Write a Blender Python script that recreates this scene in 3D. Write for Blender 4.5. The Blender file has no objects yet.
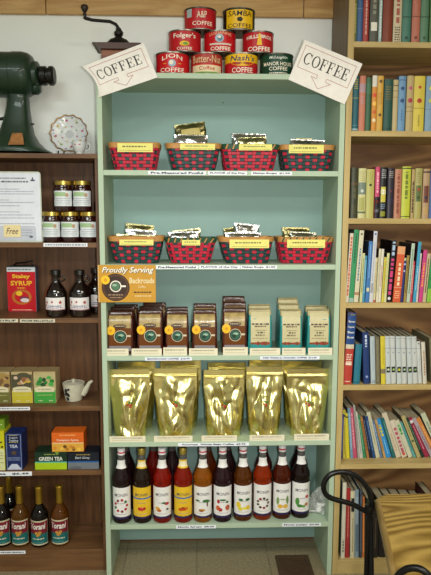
import bpy, bmesh, math, random
from mathutils import Vector, Matrix, noise
C = bpy.context.scene
COL = C.collection
PI = math.pi

# ---------------------------------------------------------------- camera
F = 590.0
PITCH, YAW, ROLL, CAMZ = .1265, .0321, .0032, 1.4688
fw = Vector((math.sin(YAW)*math.cos(PITCH), math.cos(YAW)*math.cos(PITCH), -math.sin(PITCH)))
r0 = Vector((math.cos(YAW), -math.sin(YAW), 0)); u0 = r0.cross(fw)
rt = r0*math.cos(ROLL)+u0*math.sin(ROLL); up = -r0*math.sin(ROLL)+u0*math.cos(ROLL)
CAM = Vector((0, 0, CAMZ))
def U(px, py, Y=None, Z=None):
    """world point of the photograph's (px,py) on the plane y=Y or z=Z"""
    d = fw+rt*((px-215.5)/F)+up*((287.5-py)/F)
    t = (Y-CAM.y)/d.y if Y is not None else (Z-CAM.z)/d.z
    return CAM+d*t
cd = bpy.data.cameras.new('camera'); co = bpy.data.objects.new('camera', cd); COL.objects.link(co)
m = Matrix((rt, up, -fw)).transposed().to_4x4(); m.translation = CAM; co.matrix_world = m
cd.sensor_fit = 'AUTO'; cd.sensor_width = 36; cd.lens = 36*F/575; cd.clip_start = .02
C.camera = co

# ---------------------------------------------------------------- materials
def lin(h):
    if isinstance(h, (tuple, list)): return tuple(h)
    h = h.lstrip('#'); o = []
    for i in (0, 2, 4):
        c = int(h[i:i+2], 16)/255
        o.append(c/12.92 if c <= .04045 else ((c+.055)/1.055)**2.4)
    return tuple(o)
MATS = {}
def mat(name, col, rough=.5, metal=0, spec=.5, var=.10, scale=30, bump=0, bscale=60, trans=0, ior=1.45, coat=0, alpha=1, stretch=None):
    if name in MATS: return MATS[name]
    m = bpy.data.materials.new(name); m.use_nodes = True
    nt = m.node_tree; N = nt.nodes; L = nt.links; b = N['Principled BSDF']
    c = lin(col)
    tc = N.new('ShaderNodeTexCoord'); src = tc.outputs['Object']
    if stretch:
        mp = N.new('ShaderNodeMapping'); mp.inputs['Scale'].default_value = stretch
        L.new(src, mp.inputs[0]); src = mp.outputs[0]
    nz = N.new('ShaderNodeTexNoise'); nz.inputs['Scale'].default_value = scale; nz.inputs['Detail'].default_value = 4
    L.new(src, nz.inputs['Vector'])
    rp = N.new('ShaderNodeValToRGB')
    rp.color_ramp.elements[0].position = .3; rp.color_ramp.elements[1].position = .7
    rp.color_ramp.elements[0].color = tuple(x*(1-var) for x in c)+(1,)
    rp.color_ramp.elements[1].color = tuple(min(1, x*(1+var)) for x in c)+(1,)
    L.new(nz.outputs['Fac'], rp.inputs[0]); L.new(rp.outputs[0], b.inputs['Base Color'])
    b.inputs['Roughness'].default_value = rough; b.inputs['Metallic'].default_value = metal
    b.inputs['Specular IOR Level'].default_value = spec; b.inputs['IOR'].default_value = ior
    b.inputs['Transmission Weight'].default_value = trans; b.inputs['Coat Weight'].default_value = coat
    b.inputs['Alpha'].default_value = alpha
    if bump:
        n2 = N.new('ShaderNodeTexNoise'); n2.inputs['Scale'].default_value = bscale; n2.inputs['Detail'].default_value = 3
        L.new(src, n2.inputs['Vector'])
        bp = N.new('ShaderNodeBump'); bp.inputs['Strength'].default_value = bump; bp.inputs['Distance'].default_value = .004
        L.new(n2.outputs['Fac'], bp.inputs['Height']); L.new(bp.outputs[0], b.inputs['Normal'])
    MATS[name] = m
    return m
def wood(name, c1, c2, axis='Z', rough=.5, scale=9, rings=False, spec=.4, stretch=.12, nr=16):
    """grain running along axis"""
    if name in MATS: return MATS[name]
    m = bpy.data.materials.new(name); m.use_nodes = True
    nt = m.node_tree; N = nt.nodes; L = nt.links; b = N['Principled BSDF']
    tc = N.new('ShaderNodeTexCoord'); mp = N.new('ShaderNodeMapping')
    s = {'X': (stretch, 1, 1), 'Y': (1, .12, 1), 'Z': (1, 1, .08)}[axis]
    mp.inputs['Scale'].default_value = s; L.new(tc.outputs['Object'], mp.inputs[0])
    nz = N.new('ShaderNodeTexNoise'); nz.inputs['Scale'].default_value = scale*5; nz.inputs['Detail'].default_value = 6
    nz.inputs['Distortion'].default_value = .6
    L.new(mp.outputs[0], nz.inputs['Vector'])
    fac = nz.outputs['Fac']
    if rings:
        n0 = N.new('ShaderNodeTexNoise'); n0.inputs['Scale'].default_value = scale*.55; n0.inputs['Detail'].default_value = 1
        L.new(mp.outputs[0], n0.inputs['Vector'])
        mm = N.new('ShaderNodeMath'); mm.operation = 'MULTIPLY'; mm.inputs[1].default_value = nr
        L.new(n0.outputs['Fac'], mm.inputs[0])
        fr = N.new('ShaderNodeMath'); fr.operation = 'PINGPONG'; fr.inputs[1].default_value = .5
        L.new(mm.outputs[0], fr.inputs[0])
        ad = N.new('ShaderNodeMix'); ad.data_type = 'FLOAT'; ad.inputs[0].default_value = .55
        L.new(nz.outputs['Fac'], ad.inputs[2])
        m2 = N.new('ShaderNodeMath'); m2.operation = 'MULTIPLY'; m2.inputs[1].default_value = 2
        L.new(fr.outputs[0], m2.inputs[0]); L.new(m2.outputs[0], ad.inputs[3])
        fac = ad.outputs[0]
    rp = N.new('ShaderNodeValToRGB')
    rp.color_ramp.elements[0].position = .3; rp.color_ramp.elements[1].position = .72
    rp.color_ramp.elements[0].color = lin(c1)+(1,); rp.color_ramp.elements[1].color = lin(c2)+(1,)
    L.new(fac, rp.inputs[0]); L.new(rp.outputs[0], b.inputs['Base Color'])
    b.inputs['Roughness'].default_value = rough; b.inputs['Specular IOR Level'].default_value = spec
    MATS[name] = m
    return m
def mute(h, f=.14):
    c = [int(h[i:i+2], 16) for i in (1, 3, 5)]; g = .35*c[0]+.5*c[1]+.15*c[2]
    return '#%02x%02x%02x' % tuple(int((x+(g-x)*f)*.97) for x in c)
def P(col, rough=.45, spec=.4):
    """plain paint / print / paper of one colour"""
    return mat('print_%s_%d' % (col, int(rough*100)), col, rough, spec=spec, var=.05)

# ---------------------------------------------------------------- mesh builder
TXT = {}
def text2d(s, offset=.012, shear=0):
    key = (s, offset, shear)
    if key in TXT: return TXT[key]
    cu = bpy.data.curves.new('t', 'FONT'); cu.body = s; cu.size = 1; cu.resolution_u = 2
    cu.offset = offset; cu.shear = shear
    ob = bpy.data.objects.new('t', cu); COL.objects.link(ob)
    dg = bpy.context.evaluated_depsgraph_get(); dg.update()
    me = bpy.data.meshes.new_from_object(ob.evaluated_get(dg))
    vs = [v.co.copy() for v in me.vertices]; fs = [tuple(p.vertices) for p in me.polygons]
    bpy.data.objects.remove(ob); bpy.data.curves.remove(cu); bpy.data.meshes.remove(me)
    x0 = min(v.x for v in vs); x1 = max(v.x for v in vs)
    y0 = min(v.y for v in vs); y1 = max(v.y for v in vs)
    r = ([(v.x-(x0+x1)/2, v.y-(y0+y1)/2) for v in vs], fs, x1-x0, y1-y0)
    TXT[key] = r
    return r
class MB:
    def __init__(s): s.bm = bmesh.new(); s.m = []
    def mi(s, m):
        if m not in s.m: s.m.append(m)
        return s.m.index(m)
    def face(s, pts, m):
        vs = [s.bm.verts.new(p) for p in pts]
        try: f = s.bm.faces.new(vs); f.material_index = s.mi(m); return f
        except ValueError: return None
    def mesh(s, vs, fs, m):
        V = [s.bm.verts.new(p) for p in vs]; k = s.mi(m); out = []
        for f in fs:
            try: g = s.bm.faces.new([V[i] for i in f]); g.material_index = k if not callable(m) else 0; out.append(g)
            except ValueError: pass
        return out
    def box(s, a, b, m, bev=0, M=None):
        k = s.mi(m); t = bmesh.new(); bmesh.ops.create_cube(t, size=1)
        for v in t.verts: v.co = Vector((a[i]+(v.co[i]+.5)*(b[i]-a[i]) for i in range(3)))
        if bev: bmesh.ops.bevel(t, geom=t.edges[:], offset=bev, segments=2, affect='EDGES', profile=.6)
        s._merge(t, k, M)
    def _merge(s, t, k, M=None):
        mp = {}
        for v in t.verts: mp[v] = s.bm.verts.new(M @ v.co if M else v.co)
        for f in t.faces:
            g = s.bm.faces.new([mp[v] for v in f.verts]); g.material_index = k
        t.free()
    def lathe(s, prof, m, n=28, M=None, cap=True, mats=None):
        """prof: (r,z); mats: material per segment"""
        rings = []
        for r, z in prof:
            ring = []
            for i in range(n):
                a = 2*PI*i/n; p = Vector((r*math.cos(a), r*math.sin(a), z))
                ring.append(s.bm.verts.new(M @ p if M else p))
            rings.append(ring)
        for j in range(len(rings)-1):
            k = s.mi(mats[j] if mats else m)
            for i in range(n):
                f = s.bm.faces.new((rings[j][i], rings[j][(i+1) % n], rings[j+1][(i+1) % n], rings[j+1][i])); f.material_index = k
        if cap:
            f = s.bm.faces.new(rings[0][::-1]); f.material_index = s.mi(mats[0] if mats else m)
            f = s.bm.faces.new(rings[-1]); f.material_index = s.mi(mats[-1] if mats else m)
    def tube(s, path, r, m, n=10, closed=False):
        path = [Vector(p) for p in path]; N = len(path); rings = []; pu = None
        for i, p in enumerate(path):
            a = path[(i-1) % N] if (closed or i > 0) else p
            b = path[(i+1) % N] if (closed or i < N-1) else p
            t = (b-a).normalized()
            if pu is None: pu = Vector((0, 0, 1)) if abs(t.z) < .9 else Vector((1, 0, 0))
            x = pu.cross(t); x = x.normalized() if x.length > 1e-6 else Vector((1, 0, 0)); y = t.cross(x).normalized(); pu = y
            rr = r[i] if isinstance(r, (list, tuple)) else r
            rings.append([s.bm.verts.new(p+x*rr*math.cos(2*PI*j/n)+y*rr*math.sin(2*PI*j/n)) for j in range(n)])
        k = s.mi(m)
        for i in range(N if closed else N-1):
            A, B = rings[i], rings[(i+1) % N]
            for j in range(n):
                f = s.bm.faces.new((A[j], A[(j+1) % n], B[(j+1) % n], B[j])); f.material_index = k
        if not closed:
            s.bm.faces.new(rings[0][::-1]).material_index = k; s.bm.faces.new(rings[-1]).material_index = k
    def prism(s, poly, a, b, m, axis='Y'):
        """extrude a polygon between a and b along an axis"""
        def mk(p, t):
            return {'Y': (p[0], t, p[1]), 'Z': (p[0], p[1], t), 'X': (t, p[0], p[1])}[axis]
        A = [s.bm.verts.new(mk(p, a)) for p in poly]; B = [s.bm.verts.new(mk(p, b)) for p in poly]; k = s.mi(m); n = len(poly)
        s.bm.faces.new(A[::-1]).material_index = k; s.bm.faces.new(B).material_index = k
        for i in range(n): s.bm.faces.new((A[i], A[(i+1) % n], B[(i+1) % n], B[i])).material_index = k
    # printed shapes laid on a surface through fn(u,v,layer)
    def d_rect(s, fn, u0, v0, u1, v1, k, m, nu=1, nv=1):
        V = []; Fs = []
        for j in range(nv+1):
            for i in range(nu+1): V.append(fn(u0+(u1-u0)*i/nu, v0+(v1-v0)*j/nv, k))
        for j in range(nv):
            for i in range(nu):
                a = j*(nu+1)+i; Fs.append((a, a+1, a+nu+2, a+nu+1))
        s.mesh(V, Fs, m)
    def d_disc(s, fn, u, v, ru, rv, k, m, n=14, r_in=0, a0=0, a1=2*PI):
        CNT[0] += 1; k = k+(CNT[0] % 50)*.008
        V = []; Fs = []
        if r_in:
            for i in range(n+1):
                a = a0+(a1-a0)*i/n
                V += [fn(u+ru*math.cos(a), v+rv*math.sin(a), k), fn(u+ru*r_in*math.cos(a), v+rv*r_in*math.sin(a), k)]
            for i in range(n): Fs.append((2*i, 2*i+2, 2*i+3, 2*i+1))
        else:
            V.append(fn(u, v, k))
            for i in range(n+1):
                a = a0+(a1-a0)*i/n; V.append(fn(u+ru*math.cos(a), v+rv*math.sin(a), k))
            for i in range(n): Fs.append((0, i+1, i+2))
        s.mesh(V, Fs, m)
    def d_poly(s, fn, pts, k, m): s.mesh([fn(a, b, k) for a, b in pts], [tuple(range(len(pts)))], m)
    def d_text(s, fn, t, u, v, h, k, m, w=None, bend=0, off=.012, shear=0, rot=False):
        vs, fs, W, H = text2d(t, off, shear)
        sy = h/H; sx = sy if w is None else w/W
        V = []
        for x, y in vs:
            if rot: V.append(fn(u-y*sy, v+x*sx, k))
            else: V.append(fn(u+x*sx, v+y*sy-bend*(x*sx)**2, k))
        s.mesh(V, fs, m)
    def d_dash(s, fn, u0, u1, v, h, k, m, rnd, rot=False):
        """strokes of print too small to read"""
        x = u0
        while x < u1:
            w = rnd.uniform(.6, 2.4)*h; e = min(x+w, u1)
            if rot: s.d_rect(fn, v-h/2, x, v+h/2, e, k, m)
            else: s.d_rect(fn, x, v-h/2, e, v+h/2, k, m)
            x = e+h*rnd.uniform(.35, .7)
    def build(s, name, parent=None, smooth=None, loc=None, rot=None):
        me = bpy.data.meshes.new(name); bmesh.ops.recalc_face_normals(s.bm, faces=s.bm.faces[:])
        s.bm.to_mesh(me); s.bm.free()
        for x in s.m: me.materials.append(x)
        if smooth:
            me.polygons.foreach_set('use_smooth', [True]*len(me.polygons)); me.set_sharp_from_angle(angle=math.radians(smooth))
        o = bpy.data.objects.new(name, me); COL.objects.link(o)
        if parent: o.parent = parent
        if loc: o.location = loc
        if rot: o.rotation_euler = rot
        return o
EPS = .00028
CNT = [0]
def planar(o, ax, ay):
    o = Vector(o); ax = Vector(ax).normalized(); ay = Vector(ay).normalized(); n = ax.cross(ay)
    return lambda u, v, k: o+ax*u+ay*v+n*EPS*k
def cyl(r, z0=0, cx=0, cy=0):
    def fn(u, v, k):
        R = r+EPS*k; a = u/r
        return Vector((cx+R*math.sin(a), cy-R*math.cos(a), z0+v))
    return fn
X, Yx, Z = Vector((1, 0, 0)), Vector((0, 1, 0)), Vector((0, 0, 1))

def thing(name, label, cat, loc=(0, 0, 0), rotz=0, group=None, rot=None):
    o = bpy.data.objects.new(name, None); COL.objects.link(o); o.empty_display_size = .03
    o.location = loc; o.rotation_euler = rot if rot else (0, 0, rotz)
    tag(o, label, cat, group)
    return o
def tag(o, label, cat, group=None):
    o['label'] = label; o['category'] = cat
    if group: o['group'] = group
    return o
def struct(name, mb, smooth=None):
    o = mb.build(name, smooth=smooth); o['kind'] = 'structure'; return o
def copy_thing(src, label, loc, rotz=None, group=None, name=None):
    c = src.copy(); COL.objects.link(c); c.location = loc
    if rotz is not None: c.rotation_euler = (0, 0, rotz)
    c['label'] = label
    if group: c['group'] = group
    for ch in src.children:
        d = ch.copy(); COL.objects.link(d); d.parent = c
        for g in ch.children:
            e = g.copy(); COL.objects.link(e); e.parent = d
    return c

# ---------------------------------------------------------------- planes of the place
S = .914
GF, GB = 2.4392*S, 2.4392*S+.2952*S          # green case front and back
GX0, GX1, TH = -.3986*S, -.3986*S+S, .0194
ZT = 1.9715                                   # top of the green case
ZS = [1.6237, 1.2727, .9202, .5733, .2285]    # its shelves, tops
WALL = 2.515
LF = 2.285                                    # brown case on the left, front
RF = 2.232                                    # tan case on the right, front
def ZL(y): return U(60, y, Y=LF).z
def ZR(y): return U(370, y, Y=RF).z

# ================================================================ SETTING
wallm = mat('wall_paint', '#f7f9f4', .7, var=.02, scale=3, bump=.05, bscale=200)
mb = MB(); mb.box((-3, WALL, 0), (3, WALL+.1, 2.75), wallm); struct('wall_back', mb)
roomw = mat('room_wall_paint', '#cdd0cc', .7, var=.03, scale=3)
for nm, a, b in (('wall_left', (-3.1, -3.2, 0), (-3, WALL+.1, 2.75)), ('wall_right', (3, -3.2, 0), (3.1, WALL+.1, 2.75)), ('wall_front', (-3, -3.3, 0), (3, -3.2, 2.75))):
    mb = MB(); mb.box(a, b, roomw); struct(nm, mb)
mb = MB(); mb.box((-3.1, -3.3, 2.75), (3.1, WALL+.1, 2.85), mat('ceiling_paint', '#dcdcd4', .8, var=.02)); struct('ceiling', mb)
def floor_mat():
    m = bpy.data.materials.new('vinyl_tile'); m.use_nodes = True; nt = m.node_tree; N = nt.nodes; L = nt.links; b = N['Principled BSDF']
    tc = N.new('ShaderNodeTexCoord'); br = N.new('ShaderNodeTexBrick'); br.offset = 0
    br.inputs['Scale'].default_value = 1; br.inputs['Brick Width'].default_value = .305; br.inputs['Row Height'].default_value = .305
    br.inputs['Mortar Size'].default_value = .003
    br.inputs['Color1'].default_value = lin('#93866a')+(1,); br.inputs['Color2'].default_value = lin('#8f8266')+(1,); br.inputs['Mortar'].default_value = lin('#7c7058')+(1,)
    L.new(tc.outputs['Object'], br.inputs['Vector'])
    nz = N.new('ShaderNodeTexNoise'); nz.inputs['Scale'].default_value = 90; L.new(tc.outputs['Object'], nz.inputs['Vector'])
    mx = N.new('ShaderNodeMix'); mx.data_type = 'RGBA'; mx.blend_type = 'OVERLAY'; mx.inputs[0].default_value = .5
    L.new(br.outputs['Color'], mx.inputs[6]); L.new(nz.outputs['Fac'], mx.inputs[7]); L.new(mx.outputs[2], b.inputs['Base Color'])
    b.inputs['Roughness'].default_value = .4
    return m
mb = MB(); mb.box((-3.1, -3.3, -.05), (3.1, WALL+.1, 0), floor_mat()); struct('floor', mb)
trimw = wood('wall_board_wood', '#b3854a', '#d8b276', 'X', .5, 7)
zb = U(60, 13.8, Y=WALL-.02).z
seams = [-3, U(47, 8, Y=WALL).x, U(303, 8, Y=WALL).x, 3]
mb = MB()
for a, b in zip(seams[:-1], seams[1:]): mb.box((a+.0015, WALL-.02, zb), (b-.0015, WALL-.0005, zb+.24), trimw, .002)
struct('trim_1', mb)
mb = MB(); mb.box((-3, WALL-.012, .0), (3, WALL-.0005, .075), wood('baseboard_wood', '#5d3a20', '#7a5030', 'X')); struct('baseboard_back', mb)

# ================================================================ GREEN BOOKCASE
paint = mat('pale_green_paint', '#aec1a7', .5, var=.04, scale=5, bump=.04, bscale=120)
teal = mat('teal_green_paint', '#8fb0a8', .55, var=.04, scale=4, bump=.05, bscale=150)
g = thing('bookcase', 'tall pale green painted bookcase standing between brown and tan bookcases', 'bookcase', ((GX0+GX1)/2, GF, 0))
hw = (GX1-GX0)/2; gx = (GX0+GX1)/2; D = GB-GF
for s in (-1, 1):
    mb = MB(); a, b = sorted((s*hw, s*(hw-TH))); mb.box((a, 0, 0), (b, D, ZT-.0005), paint, .0015); mb.build('side_panel', g)
mb = MB(); mb.box((-hw+TH, D-.006, .012), (hw-TH, D, ZT-.0195), teal); bp = mb.build('back_panel', g)
mb = MB(); mb.lathe([(.003, 0), (.003, .002), (.0015, .0025)], P('#5d6660'), 10, M=Matrix.Translation((U(223, 103, Y=GB).x-gx, D-.006, U(223, 103, Y=GB).z)) @ Matrix.Rotation(PI/2, 4, 'X')); mb.build('screw', bp)
mb = MB(); mb.box((-hw-.0005, -.002, ZT-.0195), (hw+.0005, D, ZT), paint, .0015); mb.build('top_board', g)
shelves = []
for z in ZS:
    mb = MB(); mb.box((-hw+TH, .001, z-.0195), (hw-TH, D-.006, z), paint, .0012); shelves.append(mb.build('shelf', g))
white = P('#e9edf4'); ink = P('#2a2d38', .6)
def strip(parent, zlip, px0, px1, text, off=(gx, GF), yfront=-.0002, dz=0, tcol=ink, lab=None, yref=None, h=.0135, back=None):
    y = yref if yref else 300
    x0 = U(px0, y, Y=off[1]).x-off[0]; x1 = U(px1, y, Y=off[1]).x-off[0]
    mb = MB(); zc = zlip-.0098+dz
    mb.box((x0, yfront-.0008, zc-h/2), (x1, yfront, zc+h/2), back or white)
    fn = planar((0, yfront-.0008, zc), X, Z)
    if text: mb.d_text(fn, text, (x0+x1)/2, 0, h*.56, 1, tcol, w=(x1-x0)*.9, off=.04)
    else: mb.d_dash(fn, x0+.006, x1-.006, 0, h*.3, 1, tcol, random.Random(int(px0)))
    o = mb.build('price_strip', parent)
    o['label'] = lab or 'white paper strip with dark lettering'
strip(shelves[0], ZS[0], 148, 206, 'Pre-Measured Potful', yref=173)
strip(shelves[0], ZS[0], 208, 247, 'FLAVOR of the Day', yref=173)
strip(shelves[0], ZS[0], 251, 292, 'Makes 8cups  $1.50', yref=173.5)
strip(shelves[1], ZS[1], 156, 198, 'Pre-Measured Potful', yref=268)
strip(shelves[1], ZS[1], 199, 240, 'FLAVOR of the Day', yref=268)
strip(shelves[1], ZS[1], 240.5, 277, 'Makes 8cups  $1.50', yref=268)
strip(shelves[2], ZS[2], 145, 192, 'BACKROADS COFFEE  $10.99', yref=358, dz=-.003, tcol=P('#3b4a78'))
strip(shelves[2], ZS[2], 260, 319.5, 'FAIR TRADE & ORGANIC COFFEE  $11.99', yref=358, dz=-.001, tcol=P('#3b4a78'))
strip(shelves[3], ZS[3], 178, 249, 'American  Whole Bean Coffee  $9.75', yref=444, dz=-.002)
strip(shelves[4], ZS[4], 176, 216, 'Monin Syrups  $8.50', yref=526, dz=-.002)
strip(shelves[4], ZS[4], 282, 321, 'Monin pumps  $3.00', yref=525, dz=.001)

# ================================================================ COFFEE TINS
tinm = mat('tin_metal', '#8d8a80', .35, 1, var=.15)
tind = mat('tin_lid_dark', '#5d5a4e', .4, .9, var=.2)
cream = P('#efe3c8'); TW = P('#f3ead6')
red = P('#c4161e', .35); red2 = P('#b81a22', .35); yel = P('#e8b818', .35); blk = P('#17140f', .35)
grn = P('#14402c', .35); gold = P('#d8a52a', .4); skyb = P('#9db4c4', .4); cgrn = P('#6d9a3a')
TY = GF+.069
def tin(pxa, pxb, ytop, ybot, z0, base, lab, draw, lidm=tinm):
    r = (U(pxb, (ytop+ybot)/2, Y=TY).x-U(pxa, (ytop+ybot)/2, Y=TY).x)/2*.985
    cx = U((pxa+pxb)/2, (ytop+ybot)/2, Y=TY).x
    h = .0778
    t = thing('coffee_tin', lab, 'tin', (cx, TY, z0), 0, 'old coffee tins stacked on the green bookcase')
    b = MB(); b.lathe([(r, .003), (r, h-.004)], base, 40, cap=False)
    draw(b, cyl(r), r, h); b.build('body', t, smooth=40)
    b = MB(); b.lathe([(r-.004, 0), (r+.001, 0), (r+.0014, .003), (r, .0042)], tinm, 40, cap=False)
    b.lathe([(r-.004, .0004), (.0001, .0004)], tinm, 40, cap=False); b.build('bottom_rim', t, smooth=40)
    b = MB(); b.lathe([(r, h-.006), (r+.0015, h-.005), (r+.0015, h-.0006), (r-.001, h), (r-.005, h-.0005), (r-.006, h-.003), (.0001, h-.003)], lidm, 40, cap=False); b.build('lid', t, smooth=40)
    return t
R_ = random.Random(3)
def t_lion(b, f, r, h):
    b.d_text(f, 'LION', 0, h*.80, h*.19, 2, TW, w=r*1.25, bend=6, off=.008)
    b.d_disc(f, 0, h*.47, r*.22, h*.17, 2, skyb); b.d_disc(f, -.003, h*.50, r*.12, h*.10, 3, cream)
    b.d_rect(f, -r*.55, h*.44, -r*.35, h*.47, 2, gold); b.d_rect(f, r*.35, h*.44, r*.55, h*.47, 2, gold)
    b.d_text(f, 'COFFEE', 0, h*.17, h*.19, 2, TW, w=r*1.5, off=.008)
def t_butter(b, f, r, h):
    b.d_text(f, 'Butter-Nut', 0, h*.70, h*.34, 2, P('#d8b98a'), w=r*2.0, off=.008)
    b.d_poly(f, [(-r*1.0, h*.05), (r*1.0, h*.05), (r*1.0, h*.30), (r*.5, h*.42), (0, h*.46), (-r*.5, h*.42), (-r*1.0, h*.30)], 2, P('#e2cfa6')) if 0 else b.d_rect(f, -r*1.05, h*.10, r*1.05, h*.42, 2, P('#e2cfa6'), 16)
    b.d_text(f, 'Coffee', 0, h*.28, h*.17, 3, red2, w=r*1.0, off=.008)
    b.d_rect(f, -r*1.05, h*.055, r*1.05, h*.11, 3, cgrn, 16)
    b.d_rect(f, -r*1.05, h*.42, r*1.05, h*.47, 3, red, 16)
def t_nash(b, f, r, h):
    b.d_rect(f, -r*1.5, h*.56, r*1.5, h*.94, 2, yel, 20)
    b.d_disc(f, 0, h*.58, r*.72, h*.20, 2, yel, 18)
    b.d_text(f, "Nash's", 0, h*.74, h*.26, 3, P('#1e2d55'), w=r*1.55, off=.014, shear=.2)
    b.d_dash(f, -r*.42, r*.42, h*.50, h*.05, 3, P('#8a5a14'), R_)
    b.d_text(f, 'COFFEE', 0, h*.20, h*.23, 2, TW, w=r*1.3, off=.008)
def t_manor(b, f, r, h):
    b.d_text(f, 'McLaughlin', 0, h*.77, h*.16, 2, P('#d9ddd0'), w=r*1.15, shear=.3)
    b.d_text(f, 'MANOR HOUSE', 0, h*.50, h*.17, 2, TW, w=r*1.9, off=.008)
    b.d_text(f, 'COFFEE', 0, h*.28, h*.17, 2, TW, w=r*1.15, off=.008)
    b.d_dash(f, -r*.55, r*.6, h*.08, h*.04, 2, TW, R_)
def t_folg(b, f, r, h):
    b.d_text(f, "Folger's", 0, h*.70, h*.28, 2, TW, w=r*1.45, off=.014)
    b.d_disc(f, 0, h*.36, r*.30, h*.11, 2, yel); b.d_disc(f, .004, h*.35, r*.16, h*.07, 3, cgrn)
    b.d_text(f, 'COFFEE', 0, h*.14, h*.13, 2, TW, w=r*.95, off=.008)
def t_luck(b, f, r, h):
    b.d_text(f, 'LUZIANNE', 0, h*.86, h*.13, 2, P('#e6b38a'), w=r*1.45, bend=3)
    b.d_disc(f, -.004, h*.62, r*.27, h*.19, 2, skyb); b.d_disc(f, -.002, h*.60, r*.15, h*.12, 3, P('#5f7c94')); b.d_disc(f, -.004, h*.67, r*.1, h*.06, 4, cream)
    b.d_rect(f, -r*.72, h*.32, r*.72, h*.40, 2, P('#d7c6b8'), 10)
    b.d_text(f, 'COFFEE', 0, h*.16, h*.17, 2, TW, w=r*1.3, off=.02)
def t_hill(b, f, r, h):
    b.d_text(f, 'HILLS BROS', 0, h*.72, h*.16, 2, TW, w=r*1.75, bend=1.5, off=.02)
    b.d_poly(f, [(-r*.17, h*.33), (r*.17, h*.33), (r*.11, h*.6), (r*.04, h*.86), (-r*.04, h*.86), (-r*.11, h*.6)], 3, yel)
    b.d_text(f, 'COFFEE', 0, h*.17, h*.20, 2, TW, w=r*1.55, off=.02)
def t_ap(b, f, r, h):
    b.d_rect(f, -r*.95, h*.55, -r*.55, h*.92, 2, P('#a8b6b4'), 3); b.d_dash(f, -r*.9, -r*.6, h*.75, h*.06, 3, P('#566'), R_) if 0 else None
    b.d_text(f, 'A&P', r*.1, h*.66, h*.30, 2, P('#e6dcc0'), w=r*.62, off=.008)
    b.d_text(f, 'COFFEE', r*.15, h*.27, h*.18, 2, TW, w=r*1.3, off=.008)
def t_samba(b, f, r, h):
    b.d_rect(f, -r*.92, h*.07, r*.92, h*.90, 2, yel, 16)
    b.d_text(f, 'SAMBA', 0, h*.73, h*.24, 3, blk, w=r*1.55, off=.008, shear=.1)
    b.d_disc(f, 0, h*.46, r*.20, h*.12, 3, blk, 5)
    b.d_text(f, 'COFFEE', 0, h*.19, h*.18, 3, blk, w=r*1.6, off=.008)
HT = .0785
tin(155.8, 189.7, 52.2, 73, ZT, red, 'red tin lettered LION over a small round figure, bottom row far left', t_lion)
tin(190.7, 222.7, 52.2, 73, ZT, P('#a8322a', .35), 'dull red and cream tin with pale curved lettering, second in bottom row', t_butter)
tin(224.6, 258, 53, 73.7, ZT, red2, 'red tin with yellow upper band and dark blue script', t_nash)
tin(259.7, 293, 54, 74, ZT, grn, 'dark green tin with white lettering beside the right coffee sign', t_manor, tind)
tin(168.4, 201.2, 30, 52, ZT+HT, red2, 'red tin with white name over a small yellow oval, middle row left', t_folg)
tin(203.9, 236, 30, 52, ZT+HT, red, 'red tin with pale blue round portrait, centre of middle row', t_luck)
tin(242.3, 273.5, 31, 53, ZT+HT, red2, 'red tin with a standing yellow figure, right end of middle row', t_hill)
tin(184, 216.4, 7, 28, ZT+2*HT, red2, 'red tin with a grey patch near its rim, top row left', t_ap, tind)
tin(222.7, 255, 8.5, 29.6, ZT+2*HT, blk, 'black and yellow tin on the top right of the tin pyramid', t_samba, tind)

# ================================================================ COFFEE SIGNS
def glyph(ch):
    """serif capitals as quads in a unit-high box"""
    q = []
    R = lambda a, b, c, d: q.append([(a, b), (c, b), (c, d), (a, d)])
    if ch in 'FE':
        R(.14, 0, .30, 1); R(.02, .94, .72, 1); R(.02, 0, .44 if ch == 'F' else .76, .06); R(.30, .48, .52, .54); R(.50, .36, .56, .66)
        R(.66, .72, .72, .95)
        if ch == 'E': R(.70, .05, .76, .28)
        return q, .84
    n = 22; a0, a1 = (0, 2*PI) if ch == 'O' else (.72, 2*PI-.62)
    for i in range(n):
        p = []
        for a in (a0+(a1-a0)*i/n, a0+(a1-a0)*(i+1)/n):
            p.append(((.46+.44*math.cos(a), .5+.52*math.sin(a)), (.46+.29*math.cos(a), .5+.455*math.sin(a))))
        q.append([p[0][0], p[1][0], p[1][1], p[0][1]])
    if ch == 'C': R(.76, .68, .82, 1.0)
    return q, .94
def word(mb, fn, s, uc, vc, h, k, m, w):
    gl = [glyph(c) for c in s]; W = sum(x[1]*.82 for x in gl); sx = w/W; x = uc-w/2
    for qs, adv in gl:
        for q in qs: mb.d_poly(fn, [(x+a*sx*.80, vc+(b-.5)*h) for a, b in qs_fix(q)], k, m)
        x += adv*.82*sx
def qs_fix(q): return q
signp = P('#efeae2', .6); signr = P('#b06a64', .6); signk = P('#33322f', .6)
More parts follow.
